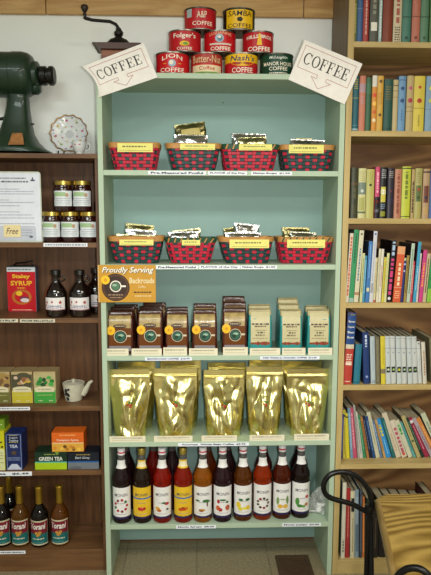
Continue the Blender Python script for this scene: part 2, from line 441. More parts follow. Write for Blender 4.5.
def sign(lab, quad, ys, thick, curl):
    """quad: TL TR BR BL photo corners, each on its own plane in ys"""
    Q = [U(p[0], p[1], Y=y) for p, y in zip(quad, ys)]
    base = (Q[2]+Q[3])/2
    Q = [q-base for q in Q]; TL, TR, BR, BL = Q
    nrm = (TR-TL).cross(TL-BL).normalized()
    W, H = (TR-TL).length, (TL-BL).length
    def fn(u, v, k):    # u,v in metres, v down
        a, c = u/W, v/H
        p = (TL*(1-a)+TR*a)*(1-c)+(BL*(1-a)+BR*a)*c
        t = max(0, 1-a)**4
        return p+nrm*(EPS*k)+curl*(4*c*(1-c))*t
    t = thing('sign', lab, 'sign', base, 0, 'coffee arrow signs')
    mb = MB(); n = 48
    V = [fn(W*i/n, H*j/n, k) for k in (0, -thick/EPS) for j in range(n+1) for i in range(n+1)]
    N1 = (n+1)**2; Fs = []
    for j in range(n):
        for i in range(n):
            a = j*(n+1)+i; Fs.append((a, a+n+1, a+n+2, a+1)); Fs.append((N1+a, N1+a+1, N1+a+n+2, N1+a+n+1))
    for i in range(n):
        for a, b in ((i, i+1), (n*(n+1)+i+1, n*(n+1)+i), ((i+1)*(n+1), i*(n+1)), (i*(n+1)+n, (i+1)*(n+1)+n)): Fs.append((a, b, N1+b, N1+a))
    mb.mesh(V, Fs, signp); mb.build('card', t)
    mb = MB(); up_fn = lambda u, v, k: fn(u*W, (1-v)*H, k)      # 0..1, v up
    def line(p, q, w=.0016):
        du, dv = (q[0]-p[0])*W, (q[1]-p[1])*H; l = math.hypot(du, dv); nu, nv = -dv/l*w/2/W, du/l*w/2/H; k = max(1, int(l/.012))
        for i in range(k):
            a, b = i/k, (i+1)/k; A = (p[0]+(q[0]-p[0])*a, p[1]+(q[1]-p[1])*a); B = (p[0]+(q[0]-p[0])*b, p[1]+(q[1]-p[1])*b)
            mb.d_poly(up_fn, [(A[0]-nu, A[1]-nv), (B[0]-nu, B[1]-nv), (B[0]+nu, B[1]+nv), (A[0]+nu, A[1]+nv)], 2, signr)
    pts = [(.41, .36), (.055, .36), (.055, .90), (.93, .89), (.93, .36), (.57, .36), (.57, .28), (.66, .28), (.49, .07), (.32, .28), (.41, .28), (.41, .36)]
    for p, q in zip(pts[:-1], pts[1:]): line(p, q)
    mb.build('border', t)
    mb = MB(); word(mb, up_fn, 'COFFEE', .49, .625, .27, 2, signk, .78); mb.build('lettering', t)
    return t
sign('tilted white COFFEE arrow sign with curled left edge, in front of the coffee mill', [(82.1, 66.4), (143.7, 42.8), (157.5, 77.3), (98, 97.5)], [GF-.012, GF-.006, GF-.006, GF-.006], .0012, Vector((.022, -.012, -.002)))
sign('white COFFEE arrow sign on the right corner, leaning over tan bookcase', [(304.6, 39.8), (362.5, 63.8), (344.7, 104.3), (288.4, 79.5)], [GF-.006]*4, .006, Vector((0, 0, 0)))

# ================================================================ COFFEE MILL (box grinder)
MY = GF+.115
def mx(px, py): q = U(px, py, Y=MY); return q.x, q.z
iron = mat('black_iron', '#231f1d', .45, .6, var=.2)
millw = wood('mill_wood', '#5a2c12', '#95552a', 'X', .4, 10)
cx = mx(119, 60)[0]
t = thing('coffee_mill', 'antique wooden box coffee mill with iron crank behind the left COFFEE sign', 'coffee mill', (cx, MY, ZT))
zt = U(119, 42.3, Y=MY-.07).z-ZT
mb = MB(); mb.box((-.066, -.066, 0), (.066, .066, .018), millw, .004); mb.box((-.058, -.058, .018), (.058, .058, zt-.022), millw, .003)
mb.build('box', t)
mb = MB(); mb.box((-.03, -.0625, .03), (.03, -.058, .075), millw, .002); dr = mb.build('drawer', t)
mb = MB(); mb.lathe([(.003, 0), (.003, .006), (.008, .010), (.008, .015), (.004, .018)], iron, 14, M=Matrix.Translation((0, -.0625, .052)) @ Matrix.Rotation(PI/2, 4, 'X')); mb.build('knob', dr, smooth=40)
mb = MB()
poly = [(-.062, zt-.022), (.062, zt-.022), (.078, zt-.005), (.089, zt-.005), (.089, zt), (-.089, zt), (-.089, zt-.005), (-.078, zt-.005)]
mb.prism(poly, -.07, .07, wood('mill_wood_dark', '#31180c', '#552c15', 'X', .4, 10)); mb.build('top_plate', t)
zb_ = ml_z = mx(119, 33)[1]-ZT
mb = MB(); mb.lathe([(.050, zt), (.048, zt+.010), (.034, zt+.026), (.016, zt+.034), (.012, zb_-.012), (.017, zb_-.008), (.017, zb_+.002), (.010, zb_+.008), (.010, zb_+.016), (.005, zb_+.020)], iron, 24); mb.build('dome', t, smooth=40)
def ml(px, py, dy=0): q = mx(px, py); return Vector((q[0]-cx, dy, q[1]-ZT))
pts = [ml(122, 34, 0), ml(119.5, 30, 0), ml(116, 24.5), ml(110, 21.5), ml(101, 20.8), ml(92, 20), ml(85.5, 18.2), ml(84.2, 17)]
mb = MB(); mb.tube(pts, [.0075, .0065, .006, .006, .006, .006, .0065, .007], iron, 10); cr = mb.build('crank', t, smooth=50)
kz = ml(84.8, 16); kt = ml(84.6, 4.4)
mb = MB(); hh = kt.z-kz.z
mb.lathe([(.006, 0), (.008, hh*.12), (.005, hh*.3), (.010, hh*.45), (.0145, hh*.7), (.012, hh*.92), (.005, hh)], mat('mill_knob', '#2b1a12', .35), 18, M=Matrix.Translation(kz)); mb.build('knob', cr, smooth=50)

# ================================================================ LEFT BOOKCASE
bw = wood('brown_laminate', '#4c301b', '#6f4a2c', 'Z', .45, 10)
bwx = wood('brown_laminate_edge', '#5d3e24', '#7c5836', 'X', .45, 8)
LX1 = GX0-.002; LX0 = LX1-.915; LD = WALL-.008-LF; zlt = ZL(153.4)
t = thing('bookcase', 'dark brown laminate bookcase on the left holding jars, teas and syrups', 'bookcase', (LX0, LF, 0)); lcase = t
LW = LX1-LX0
for a in (0, LW-.019):
    mb = MB(); mb.box((a, 0, 0), (a+.019, LD, zlt-.018), bw, .001); mb.build('side_panel', t)
mb = MB(); mb.box((.019, LD-.006, .06), (LW-.019, LD, zlt-.018), bw); mb.build('back_panel', t)
mb = MB(); mb.box((-.001, -.002, zlt-.018), (LW+.001, LD, zlt), bwx, .0015); mb.build('top_board', t)
LZ = [ZL(y) for y in (242.6, 318.2, 406.6, 470.9, 549.8)]; lsh = []
for z in LZ:
    mb = MB(); mb.box((.019, .001, z-.019), (LW-.019, LD-.006, z), bwx, .001); lsh.append(mb.build('shelf', t))
mb = MB(); mb.box((.019, .002, 0), (LW-.019, .018, LZ[4]-.0195), bwx, .001); mb.build('kick_board', t)
LO = (LX0, LF)
strip(lsh[0], LZ[0], 43.5, 87.5, None, LO, yref=245, dz=.001)
strip(lsh[1], LZ[1], -22, 18, 'MAPLE SYRUP', LO, yref=320, dz=.001, back=P('#d8d0b8'))
strip(lsh[1], LZ[1], 20, 55, 'FROM BELLEVILLE', LO, yref=320, dz=0, back=P('#d8d0b8'))
strip(lsh[2], LZ[2], -20, 30, None, LO, yref=406, dz=.003)
strip(lsh[3], LZ[3], -30, 32, 'Yellow tea   $6.49', LO, yref=474, dz=0, h=.018)
strip(lsh[4], LZ[4], -25, 25.5, None, LO, yref=552, dz=.002)

# cast iron grinder on top
gm = mat('dark_green_enamel', '#18301e', .45, 0, var=.2, scale=12, bump=.15, bscale=40, coat=.2)
gk = mat('grinder_black', '#15130f', .4, .3, var=.2)
GY = LF+.115
def gp(px, py): q = U(px, py, Y=GY); return q.x, q.z
cx = gp(17, 120)[0]
t = thing('grinder', 'large dark green cast metal grinder standing on the brown bookcase', 'grinder', (cx, GY, zlt))
def gl(px, py): q = gp(px, py); return q[0]-cx, q[1]-zlt
mb = MB(); prof = []
secs = [(153.2, -19, 53), (151, -17, 50), (148, -11, 44), (142, -5, 38), (134, 0.5, 33.5), (122, 4.5, 31), (108, 7.5, 29.2), (98, 8.5, 28.5), (90, 8, 29)]
rings = []
for y, a, b in secs:
    xa, z = gl(a, y); xb, _ = gl(b, y); c = (xa+xb)/2; w = (xb-xa)/2; d = min(w*.95, .105); z = max(z, 0)
    rings.append([mb.bm.verts.new((c+w*math.copysign(abs(math.cos(q))**.6, math.cos(q)), d*math.copysign(abs(math.sin(q))**.6, math.sin(q)), z)) for q in [2*PI*i/32 for i in range(32)]])
k = mb.mi(gm)
for A, B in zip(rings[:-1], rings[1:]):
    for i in range(32): mb.bm.faces.new((A[i], A[(i+1) % 32], B[(i+1) % 32], B[i])).material_index = k
mb.bm.faces.new(rings[0][::-1]); mb.bm.faces.new(rings[-1])
mb.build('pedestal', t, smooth=50)
hx, hz = gl(14, 75); Rr = .0845
def rotY(x0, z0): return Matrix.Translation((x0, 0, z0)) @ Matrix.Rotation(PI/2, 4, 'Y')
k = gl(1, 0)[0]-gl(0, 0)[0]      # metres per pixel
mb = MB(); a0 = -30*k
mb.lathe([(.04, a0), (Rr*.8, a0+.004), (Rr, a0+.02), (Rr, 0), (Rr*1.02, .002), (Rr*1.02, 9*k), (Rr*1.0, 12*k), (Rr*.94, 16*k), (Rr*.84, 19*k), (Rr*.72, 20.4*k), (Rr*.62, 20.8*k), (Rr*.60, 24.5*k), (Rr*.5, 26*k), (Rr*.4, 26.2*k)], gm, 40, M=rotY(hx, hz)); mb.build('motor_housing', t, smooth=35)
mb = MB(); mb.lathe([(.030, 26*k), (.036, 27.5*k), (.036, 33*k), (.030, 33.5*k), (.030, 36*k), (.0365, 36.5*k), (.0365, 40*k), (.030, 41.5*k), (.02, 41.6*k)], gk, 28, M=rotY(hx, hz-.002)); mb.build('nozzle', t, smooth=35)
mb = MB(); q = gl(34, 88); mb.lathe([(.02, -.05), (.026, -.04), (.026, .015), (.018, .026), (.008, .028)], gm, 20, M=rotY(q[0], q[1])); mb.build('clamp_screw', t, smooth=35)
mb = MB(); q = gl(6, 120); mb.tube([(q[0]-.05, -.02, q[1]-.004), (q[0]-.02, -.02, q[1]), (q[0]+.02, -.02, q[1]+.008)], .006, gk); q = gl(31, 124)
mb.tube([(q[0]-.005, 0, q[1]), (q[0]+.012, 0, q[1])], .003, gk); mb.build('lever', t, smooth=40)
# brass plate on the flare
pq = [(U(a_, b_, Y=GY-.1).x-cx, U(a_, b_, Y=GY-.1).z-zlt) for a_, b_ in ((12.5, 133), (22.5, 133), (24.8, 145), (9, 145))]
mb = MB()
ydec = [-.0985, -.0985, -.1075, -.1075]
V = [(p[0], yy, p[1]) for p, yy in zip(pq, ydec)]+[(p[0], yy-.004, p[1]) for p, yy in zip(pq, ydec)]
mb.mesh(V, [(0, 1, 2, 3), (4, 5, 6, 7), (0, 1, 5, 4), (1, 2, 6, 5), (2, 3, 7, 6), (3, 0, 4, 7)], mat('old_brass', '#8a5a28', .5, .4, var=.3, scale=60)); o = mb.build('name_plate', t); o['label'] = 'worn orange-brown plate'

# plate on wire stand and cup
china = mat('white_china', '#d3d6d4', .2, var=.04); giltm = mat('gilt', '#8f6a30', .4, .3); pink = P('#b0587c'); lgrn = P('#8aa06a'); lilac = P('#cfcfe0')
PY = LF+.10
q = U(69.3, 153, Y=PY); cx = q.x; c0 = U(69.3, 132, Y=PY); pr = 18.2*2.38/F
t = thing('plate', 'floral china plate with scalloped gold rim standing upright by the grinder', 'plate', (cx, PY, zlt+.012), rot=(0, 0, 0))
tilt = Matrix.Translation((0, 0.012, pr)) @ Matrix.Rotation(PI/2-.2, 4, 'X')
def scal(r, a): return r*(1+.035*math.cos(14*a)) if r > pr*.8 else r
mb = MB(); n = 96
prof = [(.0001, .000), (pr*.5, 0), (pr*.58, .004), (pr*.93, .011), (pr, .0135), (pr, .011), (pr*.6, -.001), (pr*.55, -.005), (pr*.3, -.004), (.0001, -.004)]
rings = [[mb.bm.verts.new(tilt @ Vector((scal(r, 2*PI*i/n)*math.cos(2*PI*i/n), scal(r, 2*PI*i/n)*math.sin(2*PI*i/n), z))) for i in range(n)] for r, z in prof]
for j in range(len(rings)-1):
    kk = mb.mi(giltm if j in (3, 4) else china)
    for i in range(n): mb.bm.faces.new((rings[j][i], rings[j][(i+1) % n], rings[j+1][(i+1) % n], rings[j+1][i])).material_index = kk
def pf(u, v, k):
    r = math.hypot(u, v); z = 0 if r < pr*.5 else .004+(r-pr*.58)/(pr*.39)*.008 if r > pr*.58 else .004*(r-pr*.5)/(pr*.08)
    return tilt @ Vector((u, v, z+EPS*k))
mb.d_disc(pf, 0, 0, pr*.93, pr*.93, 2, P('#9aa4b8'), 40, r_in=.975); mb.d_disc(pf, 0, 0, pr*.47, pr*.47, 2, P('#b8bcc8'), 40, r_in=.94)
mb.d_disc(pf, 0, 0, pr*.22, pr*.22, 2, P('#b4b8b8'), 20)
rr = random.Random(5)
for i in range(22):
    a = 2*PI*i/22; mb.d_disc(pf, pr*(.66+.2*rr.random())*math.cos(a), pr*(.66+.2*rr.random())*math.sin(a), .0035, .003, 2, [lilac, P('#a9a6ba'), lgrn, P('#c2a8b4'), P('#b9b08c')][i % 5], 7)
for i in range(8):
    a = 2*PI*i/8+.2
    mb.d_disc(pf, pr*.72*math.cos(a), pr*.72*math.sin(a), .0055, .0045, 3, [pink, lgrn, pink, P('#c9a85a')][i % 4], 8)
    mb.d_disc(pf, pr*.42*math.cos(a+.3), pr*.42*math.sin(a+.3), .0035, .0035, 3, [lgrn, pink, P('#c9a85a')][i % 3], 8)
    mb.d_disc(pf, pr*.85*math.cos(a+.4), pr*.85*math.sin(a+.4), .0045, .003, 3, [lilac, P('#8d7f9a')][i % 2], 8)
mb.build('dish', t, smooth=40)
t2 = thing('plate_stand', 'small dark wire stand holding the floral china plate', 'stand', (cx, PY, zlt))
mb = MB()
for s in (-1, 1):
    mb.tube([(s*.035, -.03, .016), (s*.035, -.033, .008), (s*.035, -.028, .0035), (s*.035, .05, .0035), (s*.02, .046, .06)], .0026, iron, 8)
mb.tube([(-.02, .046, .06), (.02, .046, .06)], .0026, iron, 8); mb.tube([(-.035, .03, .0035), (.035, .03, .0035)], .0026, iron, 8)
mb.build('wire_frame', t2, smooth=50)
CY = LF+.04; cq = U(79.5, 153, Y=CY)
t = thing('teacup', 'small floral teacup standing before the china plate', 'cup', (cq.x, CY, zlt))
mb = MB(); mb.lathe([(.014, 0), (.015, .003), (.013, .006), (.020, .014), (.026, .030), (.0285, .046), (.0275, .0465), (.024, .03), (.017, .014), (.001, .009)], china, 32, cap=False)
f = cyl(.0265, 0)
def cf(u, v, k):
    r = .0135+(.0150)*min(1, max(0, (v-.006)/.04))**.7+.0009+EPS*k
    return Vector((r*math.sin(u/.0265), -r*math.cos(u/.0265), v))
for u, v, c in ((-.012, .034, pink), (-.004, .026, pink), (.006, .034, pink), (.014, .026, P('#8d7f9a')), (-.014, .022, lgrn), (.004, .02, pink), (.020, .036, lilac)): mb.d_disc(cf, u, v, .0045, .004, 2, c, 8)
mb.build('bowl', t, smooth=50)
mb = MB(); mb.tube([(.026, 0, .038), (.036, 0, .041), (.042, 0, .032), (.038, 0, .020), (.022, 0, .014)], .0025, china, 8); mb.build('handle', t, smooth=60)

# flyer in a holder
paper = P('#dfe3ec', .5)
FY = LF+.035
p0 = U(42.7, 240, Y=FY); p1 = U(-32, 240, Y=FY); ztop = U(20, 171.5, Y=FY).z; fx = (p0.x+p1.x)/2; fwid = p0.x-p1.x; fh = ztop-LZ[0]
t = thing('sign_holder', 'clear upright holder with a printed white flyer left of the jars', 'sign holder', (fx, FY, LZ[0]))
clear = mat('clear_acrylic', '#ffffff', .05, trans=1, ior=1.3, var=0)
mb = MB(); pl = []; n = 6; rc = .012; w2 = fwid/2
for cxx, cz, a in ((w2-rc, .012+rc*0, 0), (w2-rc, fh-rc, 0), (-w2+rc, fh-rc, PI/2)): pass
poly = [(-w2, 0), (w2, 0)]+[(w2-rc+rc*math.cos(a*PI/2/n), fh-rc+rc*math.sin(a*PI/2/n)) for a in range(n+1)]+[(-w2+rc-rc*math.sin(a*PI/2/n), fh-rc+rc*math.cos(a*PI/2/n)) for a in range(n+1)]
mb.prism(poly, 0, .003, mat('holder_backing', '#c8ccb8', .3)); mb.box((-w2, -.004, 0), (w2, .05, .003), mat('holder_backing', '#c8ccb8', .3)); mb.build('backing', t)
mb = MB(); pw = w2-.004
mb.box((-pw, -.0012, .005), (pw, -.0002, fh-.006), paper); f = planar((0, -.0012, .005), X, Z); ph = fh-.011
gr = P('#8b8fa0'); gd = P('#5a5d6c'); rr = random.Random(8)
mb.d_dash(f, -.055, .09, ph*.925, .004, 2, gd, rr); mb.d_dash(f, -.065, .095, ph*.875, .006, 2, gd, rr)
for u in (.113, -.113): mb.d_disc(f, u, ph*.895, .010, .004, 2, gd, 8); mb.d_disc(f, u, ph*.92, .003, .006, 2, gd, 6)
for i, v in enumerate((.80, .765, .73, .695, .65, .605, .57, .52, .48, .43, .385, .34, .30, .255, .21)):
    mb.d_dash(f, -.135, rr.choice((.02, .06, .105, .115)) if i % 4 else -.03, ph*v, .0026, 2, gd if i % 4 == 0 else gr, rr)
mb.d_rect(f, -pw, 0, pw-.02, ph*.20, 1, P('#c3c8d2')); mb.d_disc(f, .1, ph*.06, .008, .004, 2, gd, 8)
for v in (.16, .12, .08): mb.d_dash(f, .06, .105, ph*v, .0024, 2, gr, rr)
mb.build('flyer', t)
nq = [U(4.2, 237, Y=FY), U(21.2, 236.5, Y=FY), U(20.8, 224.5, Y=FY), U(3.8, 224.8, Y=FY)]
t = thing('sticky_note', 'cream sticky note with handwritten word Free on the white flyer', 'note', (nq[0].x, FY-.0035, nq[0].z))
nb = nq[0]
mb = MB(); W3 = nq[1].x-nb.x; H3 = nq[3].z-nb.z
mb.box((0, 0, 0), (W3, .0011, H3), P('#ead9a4', .6)); f = planar((0, 0, 0), X, Z)
mb.d_text(f, 'Free', W3*.5, H3*.5, H3*.5, 2, P('#55302a'), w=W3*.7, shear=.35, off=0); mb.build('paper', t)

# jars of preserves
jam = mat('dark_preserve', '#2a0a0a', .08, spec=.6, coat=.4, var=.2); lidg = mat('gold_lid', '#b59a4a', .3, .85, var=.1); labw = P('#dbe0e2', .4)
def jar_make(lab, loc, grp):
    t = thing('preserve_jar', lab, 'jar', loc, 0, grp); r = .0355
    mb = MB(); mb.lathe([(.030, 0), (r-.001, .003), (r, .008), (r, .083), (r-.002, .091), (.031, .097), (.031, .103)], jam, 32); mb.build('glass', t, smooth=40)
    mb = MB(); mb.lathe([(.0325, .101), (.0345, .102), (.0345, .116), (.033, .1175), (.001, .1175)], lidg, 36, cap=False)
    mb.build('lid', t, smooth=40)
    mb = MB(); f = cyl(r, 0); mb.d_rect(f, -r*1.25, .021, r*1.25, .079, 1, labw, 20)
    mb.d_rect(f, -r*.95, .058, r*.4, .074, 2, P('#9db98a'), 10); mb.d_disc(f, r*.55, .063, .007, .008, 2, P('#b9987a'), 8)
    mb.d_rect(f, -r*1.25, .045, -r*1.02, .07, 2, P('#39424a'), 3); rr = random.Random(2)
    for v in (.050, .043, .036, .029): mb.d_dash(f, -r*.9, r*.9, v, .002, 2, P('#7d8894'), rr)
    mb.build('label', t, smooth=40); return t
JY = LF+.043
def jx(px): return U(px, 230, Y=JY).x
G = 'gold lidded preserve jars'
j0 = jar_make('gold-lidded dark preserve jar, left of the bottom three next to the flyer', (jx(52), JY, LZ[0]), G)
for lab, px, z in (('gold-lidded dark preserve jar, middle of the bottom three', 70.5, LZ[0]), ('gold-lidded dark preserve jar, right of the bottom three beside green bookcase', 89.2, LZ[0]),
                   ('gold-lidded dark preserve jar, left one of the two stacked on top', 64.6, LZ[0]+.118), ('gold-lidded dark preserve jar, right one of the two stacked on top', 83.2, LZ[0]+.118)):
    copy_thing(j0, lab, (jx(px), JY, z))

# syrup tin
SY = LF+.15; a = U(7.8, 311, Y=SY); b = U(37, 311, Y=SY); h = U(20, 266.5, Y=SY).z-LZ[1]; w = b.x-a.x
t = thing('syrup_tin', 'tall flat red syrup tin with yellow lettering', 'tin', ((a.x+b.x)/2, SY, LZ[1]), -.03)
mb = MB(); sr = P('#c01a24', .3); mb.box((-w/2, 0, 0), (w/2, .045, h), mat('tin_side_grey', '#5a6270', .4, .4), .003)
f = planar((0, -.0002, 0), X, Z); mb.d_rect(f, -w/2+.002, .002, w/2-.002, h*.885, 1, sr); mb.d_rect(f, -w/2+.002, h*.885, w/2-.002, h-.003, 1, P('#cfd6da'))
ye = P('#e8b82c'); mb.d_dash(f, -w*.44, w*.36, h*.935, .004, 2, P('#3c4a58'), random.Random(4))
mb.d_text(f, 'Staley', 0, h*.775, h*.11, 2, ye, w=w*.62, off=.04); mb.d_text(f, 'SYRUP', 0, h*.635, h*.105, 2, ye, w=w*.74, off=.03)
mb.d_dash(f, -w*.14, w*.14, h*.53, .004, 2, ye, random.Random(5)); mb.d_disc(f, 0, h*.33, w*.34, h*.17, 2, P('#b86a26'), 20, r_in=.72)
mb.d_disc(f, -.010, h*.41, w*.11, h*.055, 3, ye); mb.d_disc(f, .012, h*.26, w*.15, h*.045, 3, P('#ddd0d0')); mb.d_disc(f, .01, h*.31, w*.16, h*.03, 2, P('#6a3550'))
mb.d_dash(f, -w*.34, w*.34, h*.045, .003, 2, P('#e6c8b0'), random.Random(6)); mb.build('body', t)
mb = MB(); mb.box((-w*.36, .006, h), (w*.36, .042, h+.003), blk, .001); mb.tube([(-w*.3, .022, h+.003), (-w*.2, .022, h+.012), (.1*w, .022, h+.014), (w*.34, .022, h+.022), (w*.36, .022, h+.003)], .0035, blk, 8); mb.build('handle', t, smooth=40)

# maple jugs
jug = mat('dark_syrup_glass', '#150a08', .05, spec=.7, coat=.5, var=.2)
def jug_make(lab, loc):
    t = thing('syrup_jug', lab, 'jug', loc, 0, 'dark maple syrup jugs'); r = .0425
    mb = MB(); mb.lathe([(.034, 0), (.041, .003), (r, .010), (r, .086), (.040, .100), (.031, .118), (.019, .133), (.0155, .142), (.0150, .160), (.0165, .162), (.0165, .166)], jug, 36); mb.build('glass', t, smooth=40)
    mb = MB(); mb.lathe([(.0175, .164), (.0185, .165), (.0185, .182), (.017, .184), (.001, .184)], blk, 28, cap=False); mb.build('cap', t, smooth=40)
    mb = MB(); mb.tube([(.0135, 0, .158)]+[(.025+.0105*math.cos(a), 0, .150+.0105*math.sin(a)) for a in [2.2-i*.5 for i in range(9)]]+[(.018, 0, .137)], .0028, jug, 8); mb.build('handle', t, smooth=50)
    mb = MB(); f = cyl(r); mb.d_rect(f, -r*1.05, .030, r*1.05, .079, 1, P('#e4dfdc'), 20); lf = P('#a83a40')
    for u, v, s in ((-.032, .06, .0065), (-.008, .062, .0055), (.024, .060, .0075), (-.036, .048, .005)):
        pts = []
        for i in range(10):
            a = PI/2+i*PI/5; q = s*(1.15 if i % 2 == 0 else .55); pts.append((u+q*math.cos(a), v+q*math.sin(a)))
        mb.d_poly(f, pts, 2, lf)
    rr = random.Random(3); mb.d_dash(f, -.024, .026, .046, .004, 2, P('#3a3f80'), rr); mb.d_dash(f, -.034, .034, .039, .003, 2, P('#4a3f70'), rr)
    mb.d_rect(f, -r*1.05, .0300, r*1.05, .0335, 2, P('#b78a90'), 20)
    mb.build('label', t, smooth=40); return t
def lx(px, y, Y): return U(px, y, Y=Y).x
jg = jug_make('dark maple syrup jug with white leaf label, beside the red syrup tin', (lx(56.5, 300, LF+.05), LF+.05, LZ[1]))
copy_thing(jg, 'dark maple syrup jug with white leaf label, in front of another jug', (lx(80.5, 300, LF+.05), LF+.05, LZ[1]))
copy_thing(jg, 'dark maple syrup jug half hidden against the green bookcase', (lx(96.5, 300, LF+.135), LF+.135, LZ[1]), -.25)

# fruit tea boxes
tan = P('#b59f72', .5)
def teabox(lab, px0, px1, lower, pic, fruit):
    Y = LF+.045; a, b = lx(px0, 403, Y), lx(px1, 403, Y); h = U(30, 372, Y=Y).z-LZ[2]; w = b-a; d = .08
    t = thing('tea_box', lab, 'box', ((a+b)/2, Y, LZ[2]), 0, 'fruit tea boxes in a row')
    mb = MB(); mb.box((-w/2, 0, 0), (w/2, d, h), tan, .001); f = planar((0, 0, 0), X, Z)
    mb.d_rect(f, -w/2+.001, .001, w/2-.001, h*.42, 1, lower); mb.d_rect(f, -w/2+.001, h*.42, w/2-.001, h*.92, 1, pic)
    mb.d_disc(f, w*.08, h*.92, w*.28, h*.06, 2, pic); rr = random.Random(int(px1))
    for i in range(9): mb.d_disc(f, rr.uniform(-.32, .36)*w, h*rr.uniform(.56, .82), w*rr.uniform(.08, .15), w*rr.uniform(.07, .13), 2+i % 3, fruit[i % len(fruit)], 9)
    lc = P('#d6cda8')
    mb.d_rect(f, -w*.44, h*.36, w*.44, h*.50, 5, lc); mb.d_disc(f, 0, h*.47, w*.42, h*.075, 6, lc, 16)
    mb.d_dash(f, -w*.3, w*.3, h*.45, .003, 7, P('#6d6a58'), rr); mb.d_dash(f, -w*.34, w*.34, h*.26, .0022, 2, P('#c7c080'), rr); mb.d_dash(f, -w*.3, -w*.1, h*.08, .004, 2, lc, rr); mb.d_dash(f, w*.18, w*.36, h*.08, .004, 2, lc, rr)
    mb.build('carton', t)
    mb = MB(); mb.box((-w/2+.004, .003, h), (w/2-.004, d-.003, h+.0012), P('#a08a60', .6)); mb.build('lid_flap', t)
teabox('olive brown tea carton at left end of the carton row', -10.5, 10.5, P('#6d6a34'), P('#a0844a'), [P('#5a4030'), P('#b8905a'), P('#7a5a38')])
teabox('yellow tea carton with brown fruit picture, between olive and green cartons', 12.2, 33, P('#c3b438'), P('#4d4a36'), [P('#b08a62'), P('#8a5a3a'), P('#c9ab3a'), P('#d2b49a')])
teabox('green tea carton with leafy picture, next to the white teapot', 34.2, 56.2, P('#3f9a3c'), P('#b3a878'), [P('#2f7a34'), P('#49a04a'), P('#1f4a28'), P('#3c8a40')])

# teapot
Y = LF+.085; q = U(74, 402, Y=Y)
t = thing('teapot', 'small cream teapot with dark leaf decoration and upturned spout', 'teapot', (q.x, Y, LZ[2])); pm = mat('cream_stoneware', '#c4c0aa', .3, var=.08, scale=50)
kx = Y/F; hp = U(74, 380.5, Y=Y+.03).z-LZ[2]
mb = MB(); mb.lathe([(.024, 0), (8.2*kx, .002), (8.6*kx, .006), (9.6*kx, hp*.45), (11*kx, hp*.92), (11.2*kx, hp), (10.6*kx, hp), (9.8*kx, hp*.93), (.03, hp*.9)], pm, 36)
def tf(u, v, k):
    r = 8.6*kx+2.4*kx*(v/hp)+EPS*(k+1); return Vector((r*math.sin(u), -r*math.cos(u), v))
dk = P('#23262c')
for u, v, a, s in ((-.62, hp*.66, .8, 1), (-.42, hp*.44, -.7, 1), (-.72, hp*.45, .2, .8), (-.5, hp*.2, -.3, .9), (-.3, hp*.75, .3, .6)):
    pts = []
    for i in range(10):
        th = 2*PI*i/10; ex, ez = .24*s*math.cos(th), .0085*s*math.sin(th)
        pts.append((u+ex*math.cos(a)-ez*20*math.sin(a), v+ex*.03*math.sin(a)*1.5+ez*math.cos(a)))
    mb.d_poly(tf, pts, 2, dk)
mb.build('body', t, smooth=45)
mb = MB(); mb.lathe([(9.6*kx, hp*.94), (9.4*kx, hp*.99), (.02, hp*1.03), (.006, hp*1.05), (.005, hp*1.10), (.009, hp*1.14), (.008, hp*1.2), (.003, hp*1.22)], pm, 30); mb.build('lid', t, smooth=45)
mb = MB(); mb.tube([(8.6*kx, 0, hp*.36), (11.5*kx, 0, hp*.52), (14.2*kx, 0, hp*.78), (16.4*kx, 0, hp*1.0), (19.4*kx, 0, hp*1.10)], [.016, .0135, .010, .0075, .005], pm, 14); mb.build('spout', t, smooth=45)
mb = MB(); mb.tube([(0, 9.6*kx, hp*.85), (0, 14*kx, hp*.9), (0, 16*kx, hp*.6), (0, 13*kx, hp*.3), (0, 9*kx, hp*.25)], .005, pm, 10); mb.build('handle', t, smooth=45)

# tea boxes on the next shelf
def carton(name, lab, px0, px1, ytop, Y, d, z0, drawf, side, ybase=470):
    a, b = lx(px0, ybase, Y), lx(px1, ybase, Y); h = U(30, ytop, Y=Y).z-z0; w = b-a
    t = thing(name, lab, 'box', ((a+b)/2, Y, z0)); mb = MB(); mb.box((-w/2, 0, 0), (w/2, d, h), side, .001)
    drawf(mb, planar((0, 0, 0), X, Z), w, h); mb.build('carton', t); return t, h
rr = random.Random(11)
def d_yel(m_, f, w, h):
    m_.d_rect(f, -w/2+.001, .001, w/2-.001, h*.55, 1, P('#d8d8a0')); m_.d_dash(f, -w*.3, w*.44, h*.72, .006, 2, P('#4a4a20'), rr); m_.d_dash(f, -w*.3, w*.44, h*.6, .007, 2, P('#23231a'), rr)
    for v in (.45, .38, .3, .2): m_.d_dash(f, -w*.3, w*.44, h*v, .003, 2, P('#8a8a60'), rr)
_, hy = carton('tea_box', 'tall yellow tea box cut off by the left edge, beside the navy box', -16, 5.4, 431, LF+.01, .09, LZ[3], d_yel, P('#c9c41e'))
yb = U(-5.3, 431, Y=LF+.03)
def d_g2(m_, f, w, h): m_.d_dash(f, -w*.4, w*.4, h*.5, .004, 2, P('#d6d8a0'), rr)
carton('tea_packet', 'small green packet lying on top of the yellow tea box', -14, 4.6, 419.5, LF+.03, .06, LZ[3]+hy, d_g2, P('#6f8f22'), 428)
